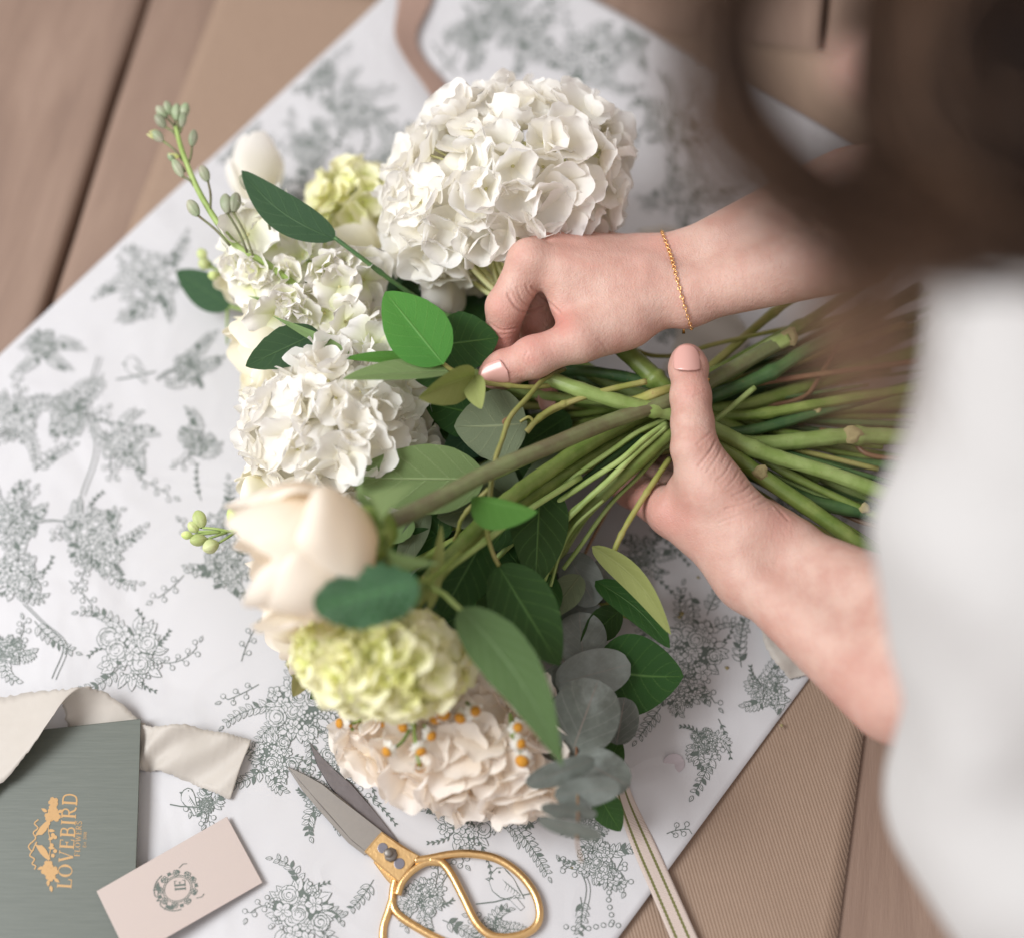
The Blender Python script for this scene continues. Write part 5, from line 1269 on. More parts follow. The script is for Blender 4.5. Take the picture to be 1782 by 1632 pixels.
# ------------------------------------------------------------------ stems through the grip
GS = "stems held in the bundle"
def fstem(label, pts, wpx, mk, name="flower_stem", nodes=(), scar=None, group=GS):
    q = [P(*p) for p in pts]; r = pxs(wpx, q[len(q) // 2]) / 2
    o = tube(name, q, r, r, M[mk], None, 10, 8 * len(q), nodes=nodes, cutmat=M['cut'], wob=.10)
    tag(o, label, "stem", group)
    for (x, y, z, rr) in (scar or []):
        c = P(x, y, z); V = []; F = []; nu = 12; vv = (CAM - c).normalized(); e1 = (RIGHT - vv * RIGHT.dot(vv)).normalized(); e2 = vv.cross(e1); R0 = pxs(rr, c)
        for j in range(5):
            for i in range(nu):
                a = 6.283 * i / nu; rad = R0 * (1.35, 1.0, .72, .42, .15)[j] * (1 + .14 * math.sin(3 * a + x) + .09 * math.sin(7 * a + j + y)); h = ((-.5, .15, .42, .22, .30)[j] + .09 * math.sin(5 * a + 2 * j + x)) * R0 * .6
                V.append(c + (e1 * math.cos(a) + e2 * math.sin(a)) * rad + vv * h)
        F = [(j * nu + i, j * nu + (i + 1) % nu, (j + 1) * nu + (i + 1) % nu, (j + 1) * nu + i) for j in range(4) for i in range(nu)] + [tuple(4 * nu + i for i in range(nu))]
        mesh("node_scar", V, F, M['node'], o, True)
    return o
fstem("thick light green stem running from the pinching thumb to the lower right", [(945, 655, .092), (1020, 682, .094), (1105, 706, .090), (1180, 722, .082), (1246, 748, .078), (1330, 788, .074), (1450, 825, .070), (1575, 872, .066), (1680, 915, .060)], 27, 'stem_lt', nodes=(.3, .6))
fstem("thick light green stem slanting to the forearm, with a pale scar near the palm", [(745, 1012, .098), (850, 900, .092), (950, 822, .084), (1060, 752, .078), (1165, 712, .072), (1245, 768, .070), (1322, 826, .072), (1430, 900, .070), (1545, 985, .066), (1620, 1045, .060)], 28, 'stem', nodes=(.55,), scar=[(1324, 822, .077, 10)])
fstem("olive green stem end coming out from under the wrist, above the thumb", [(1078, 600, .080), (1120, 640, .080), (1160, 678, .078), (1200, 712, .070), (1300, 760, .056), (1420, 840, .045)], 33, 'stem', nodes=(.3,))
fstem("straight green stem with a pale knot, running level to the right under the shirt", [(1010, 770, .060), (1165, 738, .062), (1290, 772, .064), (1380, 768, .066), (1484, 758, .066), (1600, 762, .064), (1700, 766, .060)], 30, 'stem_lt', nodes=(.68,), scar=[(1484, 756, .071, 12)])
fstem("pale green stem ending in a brown cut, rising right of the thumb", [(1090, 760, .060), (1190, 700, .066), (1260, 655, .070), (1320, 615, .076), (1372, 588, .080)], 27, 'stem_lt', scar=[(1374, 586, .083, 12)])
fstem("dark green stem above the pale knotted one, with a yellow node", [(900, 790, .05), (1165, 735, .056), (1275, 752, .062), (1360, 736, .064), (1420, 718, .064), (1520, 690, .062), (1640, 655, .058)], 20, 'stem_dk', scar=[(1421, 714, .067, 6)])
fstem("olive stem just above the dark green noded one", [(1000, 700, .055), (1180, 720, .060), (1306, 722, .066), (1427, 702, .068), (1560, 680, .066), (1680, 664, .06)], 18, 'stem', nodes=(.45,))
fstem("dark green stem slanting up right behind the thumb, thickest of the upper fan", [(1010, 780, .050), (1180, 715, .064), (1240, 690, .070), (1342, 648, .074), (1400, 612, .076), (1500, 560, .076), (1600, 500, .07)], 24, 'stem_dk', nodes=(.5,))
fstem("yellow green twig rising highest towards the hair", [(1040, 700, .045), (1180, 680, .05), (1243, 632, .058), (1345, 545, .066), (1413, 500, .070), (1500, 440, .072)], 15, 'stem_yl', nodes=(.6,))
fstem("olive green stem second from the top of the upper fan", [(1000, 720, .045), (1180, 690, .055), (1240, 650, .062), (1349, 590, .068), (1430, 545, .070), (1520, 480, .07)], 19, 'stem', nodes=(.4, .7))
fstem("green stem with warts between the two upper olive stems", [(1000, 740, .05), (1190, 690, .054), (1260, 636, .056), (1340, 600, .058), (1440, 560, .06), (1560, 530, .06)], 14, 'stem')
fstem("dark stem crossing the paper gap below the knotted stem", [(960, 800, .04), (1180, 760, .048), (1300, 788, .052), (1400, 796, .054), (1555, 812, .054), (1690, 822, .05)], 20, 'stem_dk')
fstem("green stem low in the lower fan with a yellow node", [(930, 830, .04), (1180, 770, .045), (1300, 822, .052), (1413, 872, .056), (1505, 890, .056), (1575, 906, .054), (1690, 930, .05)], 25, 'stem_dk', nodes=(.72,), scar=[(1505, 884, .062, 7)])
fstem("yellow green stem lowest in the lower fan, along the wrist", [(960, 830, .04), (1190, 780, .042), (1300, 850, .048), (1380, 902, .054), (1460, 945, .056), (1545, 998, .056), (1620, 1045, .052)], 20, 'stem_yl')
fstem("thin pale stem forking off right beside the thumb", [(1100, 800, .06), (1200, 760, .07), (1246, 730, .075), (1314, 674, .080)], 10, 'stem_lt')
fstem("thin brown stem behind the thumb towards the hair", [(1150, 720, .06), (1250, 685, .064), (1317, 668, .066), (1449, 648, .066), (1600, 628, .06)], 10, 'stem_rd')
fstem("reddish twig crossing between the dark upper stems", [(1200, 760, .05), (1285, 700, .056), (1335, 706, .058), (1400, 690, .060), (1430, 650, .062), (1460, 600, .062)], 8, 'stem_rd')
fstem("red brown twig under the knotted stem near the shirt", [(1380, 740, .05), (1470, 758, .054), (1510, 790, .056), (1580, 800, .054)], 9, 'stem_rd')
fstem("red brown twig beside the green noded stem near the shirt", [(1400, 860, .04), (1500, 908, .05), (1580, 922, .05)], 9, 'stem_rd')
fstem("thin green stem curved over the paper right of the thumb nail", [(1090, 600, .06), (1130, 618, .064), (1180, 618, .066), (1240, 600, .066), (1330, 580, .066), (1400, 565, .066)], 8, 'stem_yl')
# left side of the grip
fstem("dark green stem just below the pinching hand, level towards the grip", [(975, 644, .072), (1040, 648, .076), (1120, 664, .076), (1180, 690, .07)], 20, 'stem_dk')
fstem("yellow twig crossing above the pale thick stem", [(920, 742, .090), (960, 715, .092), (1014, 692, .094), (1060, 678, .096), (1125, 664, .096)], 11, 'stem_yl')
fstem("yellow green stub with an orange scar beside the thumb", [(1085, 705, .084), (1115, 695, .088), (1150, 682, .088), (1185, 676, .08)], 20, 'stem_yl')
fstem("dark green stem under the thick light one towards the lower left", [(780, 970, .060), (915, 858, .070), (980, 810, .072), (1050, 765, .072), (1100, 740, .07), (1165, 715, .068)], 19, 'stem_dk')
fstem("thin pale green stem, upper one of three parallel ones left of the thumb", [(830, 960, .050), (955, 865, .070), (1010, 822, .078), (1070, 780, .082), (1110, 752, .082), (1160, 728, .078)], 9, 'stem_lt')
fstem("thin pale green stem in the middle of three parallel ones left of the thumb", [(850, 985, .050), (950, 890, .070), (1020, 840, .078), (1080, 800, .082), (1120, 765, .082), (1160, 736, .078)], 10, 'stem_lt')
fstem("thin pale green stem, lower one of three parallel ones left of the thumb", [(900, 1040, .044), (965, 930, .064), (1010, 880, .074), (1060, 835, .080), (1110, 785, .080), (1160, 742, .078)], 11, 'stem_lt')
fstem("thick mossy green stem left of the thumb, lowest of the thick ones", [(910, 1060, .034), (975, 950, .048), (1010, 900, .062), (1060, 850, .070), (1110, 805, .074), (1168, 752, .074)], 25, 'stem')
fstem("dark stem between the parallel thin stems left of the thumb", [(860, 970, .045), (930, 900, .055), (1000, 850, .062), (1060, 802, .066), (1120, 758, .068)], 14, 'stem_dk')
fstem("reddish green thin stem along the mossy stem towards the eucalyptus", [(980, 990, .05), (1010, 950, .056), (1060, 880, .062), (1110, 830, .066), (1160, 775, .066)], 8, 'stem_lt')
fstem("thin grassy stem hanging down past the dark leaves", [(948, 1010, .06), (965, 960, .066), (985, 900, .070), (1030, 860, .074)], 6, 'stem_lt')
fstem("second thin grassy stem beside the eucalyptus leaves", [(958, 1020, .058), (975, 960, .064), (1000, 915, .068), (1050, 870, .072)], 6, 'stem_lt')
# filler stems low in the bundle
rb = random.Random(31)
fl_i = 0
for k in range(50):
    a = rb.uniform(0, 1); y0 = 640 + 330 * a; yr = 500 + 470 * rb.random(); z = rb.uniform(.028, .056)
    x0 = rb.uniform(760, 960)
    mk = rb.choice(('stem', 'stem_dk', 'stem_dk', 'stem', 'stem_br', 'stem_yl', 'stem_lt'))
    fstem("thin stem in the shadowy lower layer of the stem bundle", [(x0, y0, z * .9), (1010, 690 + 90 * a, z), (1180, 700 + rb.uniform(-22, 40), z), (1330, 715 + (yr - 715) * .45, z + .006), (1570 + rb.uniform(-70, 90), yr + rb.uniform(-10, 10), z + .006)], rb.uniform(6, 14), mk, nodes=(rb.uniform(.5, .9),), group="thin stems in the lower layer of the bundle")
# ------------------------------------------------------------------ scissors
M['brass'] = plain("brushed brass", (0.80, 0.53, 0.25), .32, 1.0, 500, .25, mott=.25)
def steel_mat():
    m, nt, p = newmat("steel blade"); n1 = noise_n(nt, 90, 4, .6, coords(nt)); n2 = noise_n(nt, 900, 2, .5, coords(nt, (1, 6, 1), (0, 0, .9)))
    nt.links.new(mix(nt, n1.outputs[0], (0.30, 0.275, 0.25), (0.22, 0.20, 0.185)), p.inputs["Base Color"]); p.inputs["Metallic"].default_value = .85
    nt.links.new(math_n(nt, 'ADD', .34, math_n(nt, 'MULTIPLY', n1.outputs[0], .25)), p.inputs["Roughness"]); bump(nt, p, n2.outputs[0], .15, .0002); return m
M['steel'] = steel_mat()
M['steel_dk'] = plain("dark steel blade", (0.17, 0.15, 0.15), .45, .8, 160, .3, mott=.35)
M['rivet'] = plain("dark rivet", (0.20, 0.19, 0.22), .4, .7)
sc_ = thing("scissors", "open florist scissors with brass handles and steel blades on the printed paper", "scissors", tuple(P(690, 1500, .006)))
def slab(name, poly, z0, z1, mat, parent, bev=0.0006, zt=None):
    """outline in photo pixels (seen from above), z0 underside, z1 top; zt = top height per corner"""
    n = len(poly); c = (sum(p[0] for p in poly) / n, sum(p[1] for p in poly) / n); V = []
    def ring(z, inset, per=None):
        for i, p in enumerate(poly):
            zz = z if per is None else per[i]
            q = P(p[0], p[1], zz); cc = P(c[0], c[1], zz); d = (cc - q); V.append(q + d.normalized() * inset)
    ring(z0, 0); ring(z1 - bev, 0, None if zt is None else [t - bev for t in zt]); ring(z1, bev * 1.4, zt)
    F = [tuple(range(n))[::-1], tuple(2 * n + i for i in range(n))]
    for k in (0, 1): F += [(k * n + i, k * n + (i + 1) % n, (k + 1) * n + (i + 1) % n, (k + 1) * n + i) for i in range(n)]
    bm = bmesh.new(); vs = [bm.verts.new(v) for v in V]
    for f in F: bm.faces.new([vs[i] for i in f])
    bmesh.ops.recalc_face_normals(bm, faces=bm.faces); me = bpy.data.meshes.new(name); bm.to_mesh(me); bm.free(); me.materials.append(mat)
    o = bpy.data.objects.new(name, me); lnk(o, parent); return o
slab("blade", [(538, 1290), (556, 1312), (582, 1338), (612, 1362), (650, 1408), (694, 1464), (672, 1476), (640, 1440), (600, 1400), (572, 1366), (552, 1332)], .0036, .0052, M['steel_dk'], sc_)
slab("blade", [(499, 1332), (530, 1346), (560, 1362), (592, 1386), (628, 1416), (668, 1448), (640, 1484), (612, 1462), (585, 1432), (560, 1404), (535, 1374)], .0066, .0084, M['steel'], sc_, .0007)
slab("blade_bevel", [(499, 1333), (535, 1374), (560, 1404), (585, 1432), (612, 1462), (640, 1484), (635, 1488), (606, 1466), (580, 1437), (553, 1407), (527, 1376)], .0060, .0072, M['steel'], sc_, .0003)
slab("pivot_plate", [(664, 1446), (700, 1470), (731, 1489), (712, 1512), (695, 1535), (662, 1508), (634, 1481), (648, 1464)], .0056, .0094, M['brass'], sc_, .0008)
slab("pivot_plate", [(668, 1452), (704, 1476), (728, 1494), (706, 1520), (690, 1548), (672, 1530), (650, 1500)], .0026, .0054, M['brass'], sc_, .0006)
def dome(name, x, y, z, rp, h, mat, n=16, flat=False, sides=None):
    c = P(x, y, z); R0 = pxs(rp, c); nu = sides or n; V = []
    for j, (rr, hh) in enumerate([(1, 0), (1, .55), (.85, .85), (.5, 1.0)] if not flat else [(1, 0), (1, .9), (.9, 1.0), (.4, 1.0)]):
        for i in range(nu): a = 6.283 * i / nu; V.append(c + Vector((R0 * rr * math.cos(a), R0 * rr * math.sin(a), h * hh)))
    F = [(j * nu + i, j * nu + (i + 1) % nu, (j + 1) * nu + (i + 1) % nu, (j + 1) * nu + i) for j in range(3) for i in range(nu)] + [tuple(3 * nu + i for i in range(nu))]
    return mesh(name, V, F, mat, sc_, not flat)
dome("rivet", 666, 1475, .0094, 9, .0006, M['rivet'], flat=True); dome("rivet", 695, 1502, .0094, 9.5, .0006, M['rivet'], flat=True)
dome("pivot_nut", 680, 1487, .0094, 12.5, .0030, M['steel'], sides=8); dome("pivot_bolt", 676, 1484, .0120, 8, .0028, M['steel'])
def rod(name, pts, z, rp, mat, flat=.8, closed=False, rr=None):
    q = [P(x, y, z if not isinstance(z, (list, tuple)) else z[i]) for i, (x, y) in enumerate(pts)]
    c = [Vector(v) for v in catmull(q, 9 * len(q))]; r = pxs(rp, c[0])
    rad = [r * (1 if rr is None else rr[0] + (rr[1] - rr[0]) * i / (len(c) - 1)) for i in range(len(c))]
    V, F, U = tube_geo(c, rad, 12); return mesh(name, V, F, mat, sc_, True, U)
rod("handle", [(722, 1497), (748, 1493), (785, 1486), (822, 1485), (865, 1494), (904, 1520), (931, 1556), (939, 1592), (927, 1616), (895, 1629), (858, 1628), (830, 1606), (805, 1558), (785, 1520), (768, 1500), (748, 1495)], .0075, 7.2, M['brass'])
rod("handle", [(768, 1500), (742, 1500), (718, 1514), (700, 1534), (692, 1556)], .0072, 6.8, M['brass'])
rod("handle", [(688, 1530), (684, 1550), (684, 1576), (700, 1596), (745, 1624), (800, 1652), (850, 1690), (820, 1740), (740, 1745), (690, 1700), (669, 1650), (667, 1615), (676, 1585), (684, 1560)], .0045, 7.2, M['brass'])

# ------------------------------------------------------------------ flat decals helper (print on things, in its own plane)
class Print(Ink):
    def __init__(s, zf): s.mb = MB(); s.z = 0; s.zf = zf
    def pt(s, p): z = s.zf(p[0], p[1]) + .00012 + s.z; return P(p[0], p[1], z)
GLY = {  # serif capitals on a 0..w x 0..10 grid: thick strokes (w 1.7), thin strokes (w .6)
 'L': (7.2, [([(1.8, 0), (1.8, 10)], 1.6), ([(.3, .25), (6.6, .25)], .6), ([(6.6, 0), (6.6, 2.6)], .6), ([(.3, 9.75), (3.4, 9.75)], .5)]),
 'O': (9.4, [('O', 4.7, 5, 4.1, 5)]),
 'V': (9.0, [([(1.6, 10), (4.7, .2)], 1.6), ([(4.7, .2), (7.7, 10)], .6), ([(.2, 9.75), (3.2, 9.75)], .5), ([(6.4, 9.75), (9, 9.75)], .5)]),
 'E': (7.6, [([(1.8, 0), (1.8, 10)], 1.6), ([(.3, .25), (6.8, .25)], .6), ([(.3, 9.75), (6.5, 9.75)], .6), ([(1.8, 5.1), (5, 5.1)], .6), ([(6.8, 0), (6.8, 2.5)], .6), ([(6.4, 10), (6.4, 7.7)], .6), ([(5, 4), (5, 6.2)], .6)]),
 'B': (7.8, [([(1.8, 0), (1.8, 10)], 1.6), ([(.3, .25), (4.4, .25), (6.2, .9), (6.9, 2.7), (6.1, 4.6), (4.2, 5.2), (1.8, 5.2)], 1.0), ([(.3, 9.75), (4, 9.75), (5.7, 9.1), (6.2, 7.6), (5.6, 6), (4.2, 5.2)], 1.0)]),
 'I': (3.8, [([(1.9, 0), (1.9, 10)], 1.6), ([(.3, .25), (3.5, .25)], .5), ([(.3, 9.75), (3.5, 9.75)], .5)]),
 'R': (8.6, [([(1.8, 0), (1.8, 10)], 1.6), ([(.3, 9.75), (4.4, 9.75), (6.2, 9), (6.7, 7.3), (6.1, 5.7), (4.2, 5), (1.8, 5)], 1.0), ([(4.0, 5), (6.2, 1.2), (8.4, .25)], 1.3), ([(.3, .25), (3.4, .25)], .5)]),
 'D': (8.8, [([(1.8, 0), (1.8, 10)], 1.6), ([(.3, .25), (4.4, .25), (6.8, 1.4), (7.8, 5), (6.8, 8.6), (4.4, 9.75), (.3, 9.75)], 1.1)]),
 'F': (7.0, [([(1.8, 0), (1.8, 10)], 1.6), ([(.3, 9.75), (6.5, 9.75)], .6), ([(1.8, 5.1), (5, 5.1)], .6), ([(6.4, 10), (6.4, 7.7)], .6), ([(.3, .25), (3.4, .25)], .5), ([(5, 4), (5, 6.2)], .6)]),
 'W': (12, [([(1.2, 10), (3.6, .2)], 1.4), ([(3.6, .2), (6, 9)], .6), ([(6, 9), (8.4, .2)], 1.4), ([(8.4, .2), (10.8, 10)], .6)]),
 'S': (6.6, [([(6, 8.4), (4.4, 9.8), (2, 9.4), (1, 7.6), (2.4, 5.8), (4.6, 4.6), (5.8, 2.6), (4.6, .5), (2.2, .3), (.7, 1.8)], 1.1)]),
 't': (4, [([(2, 0), (2, 8)], 1.2), ([(.6, 6), (3.6, 6)], .7)]), 's': (4.6, [([(3.8, 5.2), (2, 5.8), (.9, 4.6), (3.8, 2), (2.4, .2), (.7, .9)], .9)]),
 '.': (2.4, [([(1, 0), (1, .9)], 1.2)]), ' ': (3.4, []),
 '2': (6, [([(.8, 7.8), (2.4, 9.8), (4.6, 9.2), (4.8, 7), (.8, .4), (5.4, .4)], 1.0)]), '0': (6.4, [('O', 3.2, 5, 2.5, 5)]), '1': (3.6, [([(1.9, 0), (1.9, 10)], 1.3), ([(.5, 8.2), (1.9, 9.9)], .7)]), '8': (6.2, [('O', 3.1, 7.4, 2, 2.5), ('O', 3.1, 2.6, 2.5, 2.6)]),
}
def text(pr_, s, org, ux, uy, size, gap=1.2, target=None):
    """org = pixel of baseline start; ux, uy = unit pixel directions of the line and of letter height; size px per 10 units"""
    tot = sum(GLY[c][0] + gap for c in s) - gap; k = size / 10.0; kx = k if target is None else target / tot
    x = 0
    for c in s:
        wd, st_ = GLY[c]
        for q in st_:
            if q[0] == 'O':
                _, cx, cy, rx, ry = q; n = 28; V = []
                for i in range(n + 1):
                    a = 6.2832 * i / n; th = .35 + .55 * abs(math.cos(a))
                    for sg in (1, -1): V.append(((cx + (rx + sg * th - .4) * math.cos(a)), (cy + (ry - .3 + sg * .3) * math.sin(a))))
                VV = [pr_.pt((org[0] + ux[0] * (x + v[0]) * kx + uy[0] * v[1] * k, org[1] + ux[1] * (x + v[0]) * kx + uy[1] * v[1] * k)) for v in V]
                pr_.mb.add(VV, [(2 * i, 2 * i + 2, 2 * i + 3, 2 * i + 1) for i in range(n)]); pr_.z += 5e-7
            else:
                pts = q[0]
                if len(pts) > 2: pts = [tuple(v) for v in catmull(pts, 22)]
                pr_.stroke([(org[0] + ux[0] * (x + a) * kx + uy[0] * b * k, org[1] + ux[1] * (x + a) * kx + uy[1] * b * k) for a, b in pts], q[1] * k)
        x += wd + gap

# ------------------------------------------------------------------ green booklet with gold print
def book_mat():
    m, nt, p = newmat("grey green linen paper"); v = coords(nt); s = nt.nodes.new("ShaderNodeSeparateXYZ"); nt.links.new(v, s.inputs[0])
    n0 = noise_n(nt, 60, 2, .5, v); n1 = noise_n(nt, 700, 3, .6, coords(nt, (.06, 1, 1), (0, 0, .03)))
    r = ramp(nt, n1.outputs[0], [(.3, (0.088, 0.100, 0.083)), (.7, (0.106, 0.118, 0.099))])
    nt.links.new(r.outputs[0], p.inputs["Base Color"]); p.inputs["Roughness"].default_value = .5; bump(nt, p, n1.outputs[0], .35, .0003); return m
zb = lambda x, y: .0125 + .004 * max(0, min(1, (y - 1250) / 380)) * 0
bk = slab("booklet", [(-60, 1283), (245, 1250), (241, 1400), (236, 1540), (230, 1760), (-90, 1760)], .0085, .0128, book_mat(), None, .0003)
tag(bk, "dark grey green booklet with gold bird emblem and lettering", "booklet")
M['goldprint'] = plain("gold print", (0.37, 0.215, 0.08), .45, .2, spec=.5)
pb_ = Print(lambda x, y: .0128)
ux, uy = (0.065, -.998), (-.998, -.065)
text(pb_, "LOVEBIRD", (124, 1546), ux, uy, 25, 1.0, 166)
text(pb_, "FLOWERS", (138.5, 1490), ux, uy, 9.5, 1.2, 62)
text(pb_, "Est. 2018", (149.5, 1474), ux, uy, 5.5, .8, 27)
def S(pts, w, k=None, closed=False):
    c = [tuple(v) for v in catmull(pts, k or 8 * len(pts))]; pb_.stroke(c, w)
def Fi(pts): pb_.fill(pts, 0)
# flowers at both ends, twig, hanging fruits, two birds beak to beak, ribbon scroll above
for (x, y) in [(92, 1408), (86, 1420), (97, 1420), (93, 1395), (84, 1505), (80, 1514), (88, 1524), (93, 1515)]: iflower(pb_, x, y, 8, 2.6, 5); 
for (x, y, a) in [(92, 1398, -1.9), (100, 1412, -.2), (84, 1530, 1.6), (94, 1528, .6), (76, 1508, 2.8), (82, 1412, -2.6), (88, 1540, 1.4)]: Fi(leafp(x, y, 12, 3, a))
S([(84, 1500), (88, 1470), (84, 1440), (88, 1425)], 1.6)
for (x, y) in [(92, 1452), (96, 1456), (90, 1470), (96, 1480), (92, 1488), (84, 1432)]: Fi(circ(x, y, 3.6, n=9))
for y in (1444, 1460, 1474): Fi(leafp(84, y, 12, 2.8, .1 if y != 1460 else -.4))
for y0, sg in ((1440, 1), (1482, -1)):
    Fi([(84, y0 - 14 * sg), (78, y0 - 10 * sg), (70, y0 - 2 * sg), (64, y0 + 8 * sg), (60, y0 + 16 * sg), (66, y0 + 12 * sg), (73, y0 + 12 * sg), (80, y0 + 5 * sg), (84, y0 - 3 * sg), (88, y0 - 12 * sg)])
    S([(70, y0 + 4 * sg), (76, y0 - 2 * sg), (80, y0 - 8 * sg)], 1.2)
S([(67, 1425), (60, 1432), (66, 1440), (58, 1448), (62, 1458), (52, 1468), (50, 1474), (56, 1480), (60, 1472), (64, 1464)], 2.2)
S([(56, 1480), (52, 1488), (60, 1494), (56, 1502), (62, 1506), (60, 1512)], 2.2)
gp = pb_.mb.build("gold_print", [M['goldprint'], M['goldprint']], bk, False); gp["kind"] = "stuff"

# ------------------------------------------------------------------ blush card with monogram
M['card'] = plain("blush card", (0.50, 0.42, 0.385), .6, bscale=1400, bstr=.12)
cz = [.0150, .0062, .0040, .0135]
def card_z(x, y):
    # bilinear along the card: high where it lies on the booklet
    t = ((x - 168) * 227 + (y - 1550) * -129) / (227 ** 2 + 129 ** 2); return .0160 - .0085 * t
cq = [(168, 1550), (395, 1420), (457, 1535), (225, 1668)]
cd = slab("card", cq, .004, .015, M['card'], None, .0002, [card_z(*q) for q in cq])
for v in list(cd.data.vertices)[:4]: v.co = P(*cq[v.index], card_z(*cq[v.index]) - .0006)
tag(cd, "blush pink card with dark green oval monogram crest, leaning on the booklet", "card")
pc_ = Print(card_z); pb_ = pc_
du = Vector((-.44, -.90)); 
cx, cy = 309, 1546
def T2(u, v, rot=math.radians(-30)):
    c, s_ = math.cos(rot), math.sin(rot); return (cx + u * c - v * s_, cy + u * s_ + v * c)
for k_ in (26.5, 23.5): pc_.stroke([T2(k_ * 1.0 * math.cos(a), k_ * .86 * math.sin(a)) for a in [6.2832 * i / 40 for i in range(41)]], 1.3)
for k in range(26):
    a = 6.2832 * k / 26; u, v = 31 * math.cos(a), 27 * math.sin(a); p_ = T2(u, v)
    aa = a - math.radians(30)
    if k % 3 == 0: iflower(pc_, p_[0], p_[1], 5.5, 1.4)
    else: pc_.fill(leafp(p_[0], p_[1], 9, 2.4, aa + (1.0 if k % 2 else -1.0)), 0)
for sg in (1, -1):
    pc_.stroke([tuple(v) for v in catmull([T2(-12, sg * 34), T2(-24, sg * 30), T2(-34, sg * 22), T2(-40, sg * 10), T2(-36, sg * 3), T2(-42, 0)], 30)], 1.6)
    pc_.stroke([tuple(v) for v in catmull([T2(-38, sg * 20), T2(-30, sg * 14), T2(-36, sg * 8)], 12)], 1.4)
    b = T2(-33, sg * 15); pc_.fill(leafp(b[0], b[1], 16, 3.4, math.radians(-30) + sg * .9), 0)
    pc_.stroke([T2(20, sg * 30), T2(30, sg * 33), T2(36, sg * 30)], 1.3)
text(pc_, "IE", T2(11.5, 9.0, math.radians(-30)), (math.cos(math.radians(-95)), math.sin(math.radians(-95))), (math.cos(math.radians(-185)), math.sin(math.radians(-185))), 19, .3, 19)
cp_ = pc_.mb.build("crest_print", [M['ink'], M['card']], cd, False); cp_["kind"] = "stuff"

# ------------------------------------------------------------------ ribbons
def silk_mat():
    m, nt, p = newmat("grey beige silk"); n1 = noise_n(nt, 1100, 2, .5, coords(nt)); n2 = noise_n(nt, 30, 3, .5, coords(nt))
    nt.links.new(mix(nt, n2.outputs[0], (0.60, 0.555, 0.505), (0.50, 0.455, 0.40)), p.inputs["Base Color"]); p.inputs["Roughness"].default_value = .55; p.inputs["Sheen Weight"].default_value = .3
    b = bump(nt, p, n2.outputs[0], .5, .004); bump(nt, p, n1.outputs[0], .25, .0002, b)
    tr = nt.nodes.new("ShaderNodeBsdfTranslucent"); tr.inputs[0].default_value = (.6, .55, .5, 1); mx = nt.nodes.new("ShaderNodeMixShader"); mx.inputs[0].default_value = .2
    nt.links.new(p.outputs[0], mx.inputs[1]); nt.links.new(tr.outputs[0], mx.inputs[2]); nt.links.new(mx.outputs[0], nt.nodes["Material Output"].inputs[0]); return m
M['silk'] = silk_mat()
def strip(name, label, st_, mat, cat="ribbon", group=None, n=None, fray=0.0, th=.0003, nu=10, sag=0.0, parent=None):
    """st_: stations ((xa,ya,za),(xb,yb,zb)) edge to edge"""
    A = catmull([P(*s[0]) for s in st_], n or 10 * len(st_)); B = catmull([P(*s[1]) for s in st_], n or 10 * len(st_)); V = []; U = []; rr = random.Random(len(label))
    for j, (a, b) in enumerate(zip(A, B)):
        a, b = Vector(a), Vector(b); d = (b - a).normalized()
        if fray: a = a - d * fray * rr.random(); b = b + d * fray * rr.random()
        for i in range(nu + 1):
            s = i / nu; q = a.lerp(b, s); q = q + Vector((0, 0, sag * math.sin(math.pi * s * 2 + j * .25))); q.z = max(q.z, .0034); V.append(q); U.append((s, j / len(A)))
    m_ = len(A) - 1; F = [(j * (nu + 1) + i, j * (nu + 1) + i + 1, (j + 1) * (nu + 1) + i + 1, (j + 1) * (nu + 1) + i) for j in range(m_) for i in range(nu)]
    V, F, U = extrude_sheet(V, F, U, nu, m_, th)
    o = mesh(name, V, F, mat, parent, True, U)
    if parent is None: tag(o, label, cat, group)
    return o
strip("silk_ribbon", "frayed beige silk ribbon folded over itself above the booklet's corner",
      [((-60, 1240, .012), (-60, 1420, .016)), ((0, 1216, .014), (0, 1362, .019)), ((60, 1206, .018), (45, 1310, .024)), ((118, 1200, .026), (95, 1240, .030)), ((150, 1196, .024), (110, 1222, .020)), ((185, 1208, .016), (120, 1262, .009)), ((225, 1240, .010), (150, 1300, .007)), ((250, 1262, .0075), (190, 1330, .006)), ((262, 1266, .007), (225, 1350, .005))],
      M['silk'], fray=.0016, n=80, group="beige silk ribbons")
strip("silk_ribbon", "crumpled beige silk ribbon end poking out right of the booklet",
      [((215, 1262, .0060), (215, 1330, .0050)), ((246, 1262, .0110), (246, 1338, .0060)), ((275, 1264, .0140), (262, 1340, .0050)), ((320, 1262, .0150), (290, 1342, .0060)), ((370, 1272, .0120), (335, 1362, .0050)), ((405, 1280, .0110), (375, 1378, .0060)), ((436, 1288, .0100), (400, 1388, .0080))],
      M['silk'], fray=.0010, n=70, sag=.0014, group="beige silk ribbons")
strip("silk_ribbon", "blurred beige silk ribbon lying behind the bracelet wrist and the stems",
      [((1110, 400, .006), (1130, 470, .006)), ((1180, 400, .010), (1190, 470, .009)), ((1220, 470, .012), (1160, 520, .008)), ((1290, 560, .012), (1180, 560, .007)), ((1300, 600, .010), (1170, 610, .006)), ((1250, 640, .006), (1150, 650, .005))],
      M['silk'], fray=.001, sag=.001, group="beige silk ribbons")
strip("silk_ribbon", "beige silk ribbon end showing under the forearm near the kraft paper",
      [((1320, 1060, .006), (1400, 1000, .006)), ((1330, 1110, .012), (1430, 1060, .010)), ((1350, 1150, .012), (1440, 1120, .012)), ((1375, 1180, .006), (1440, 1165, .006))],
      M['silk'], fray=.001, sag=.001, group="beige silk ribbons")
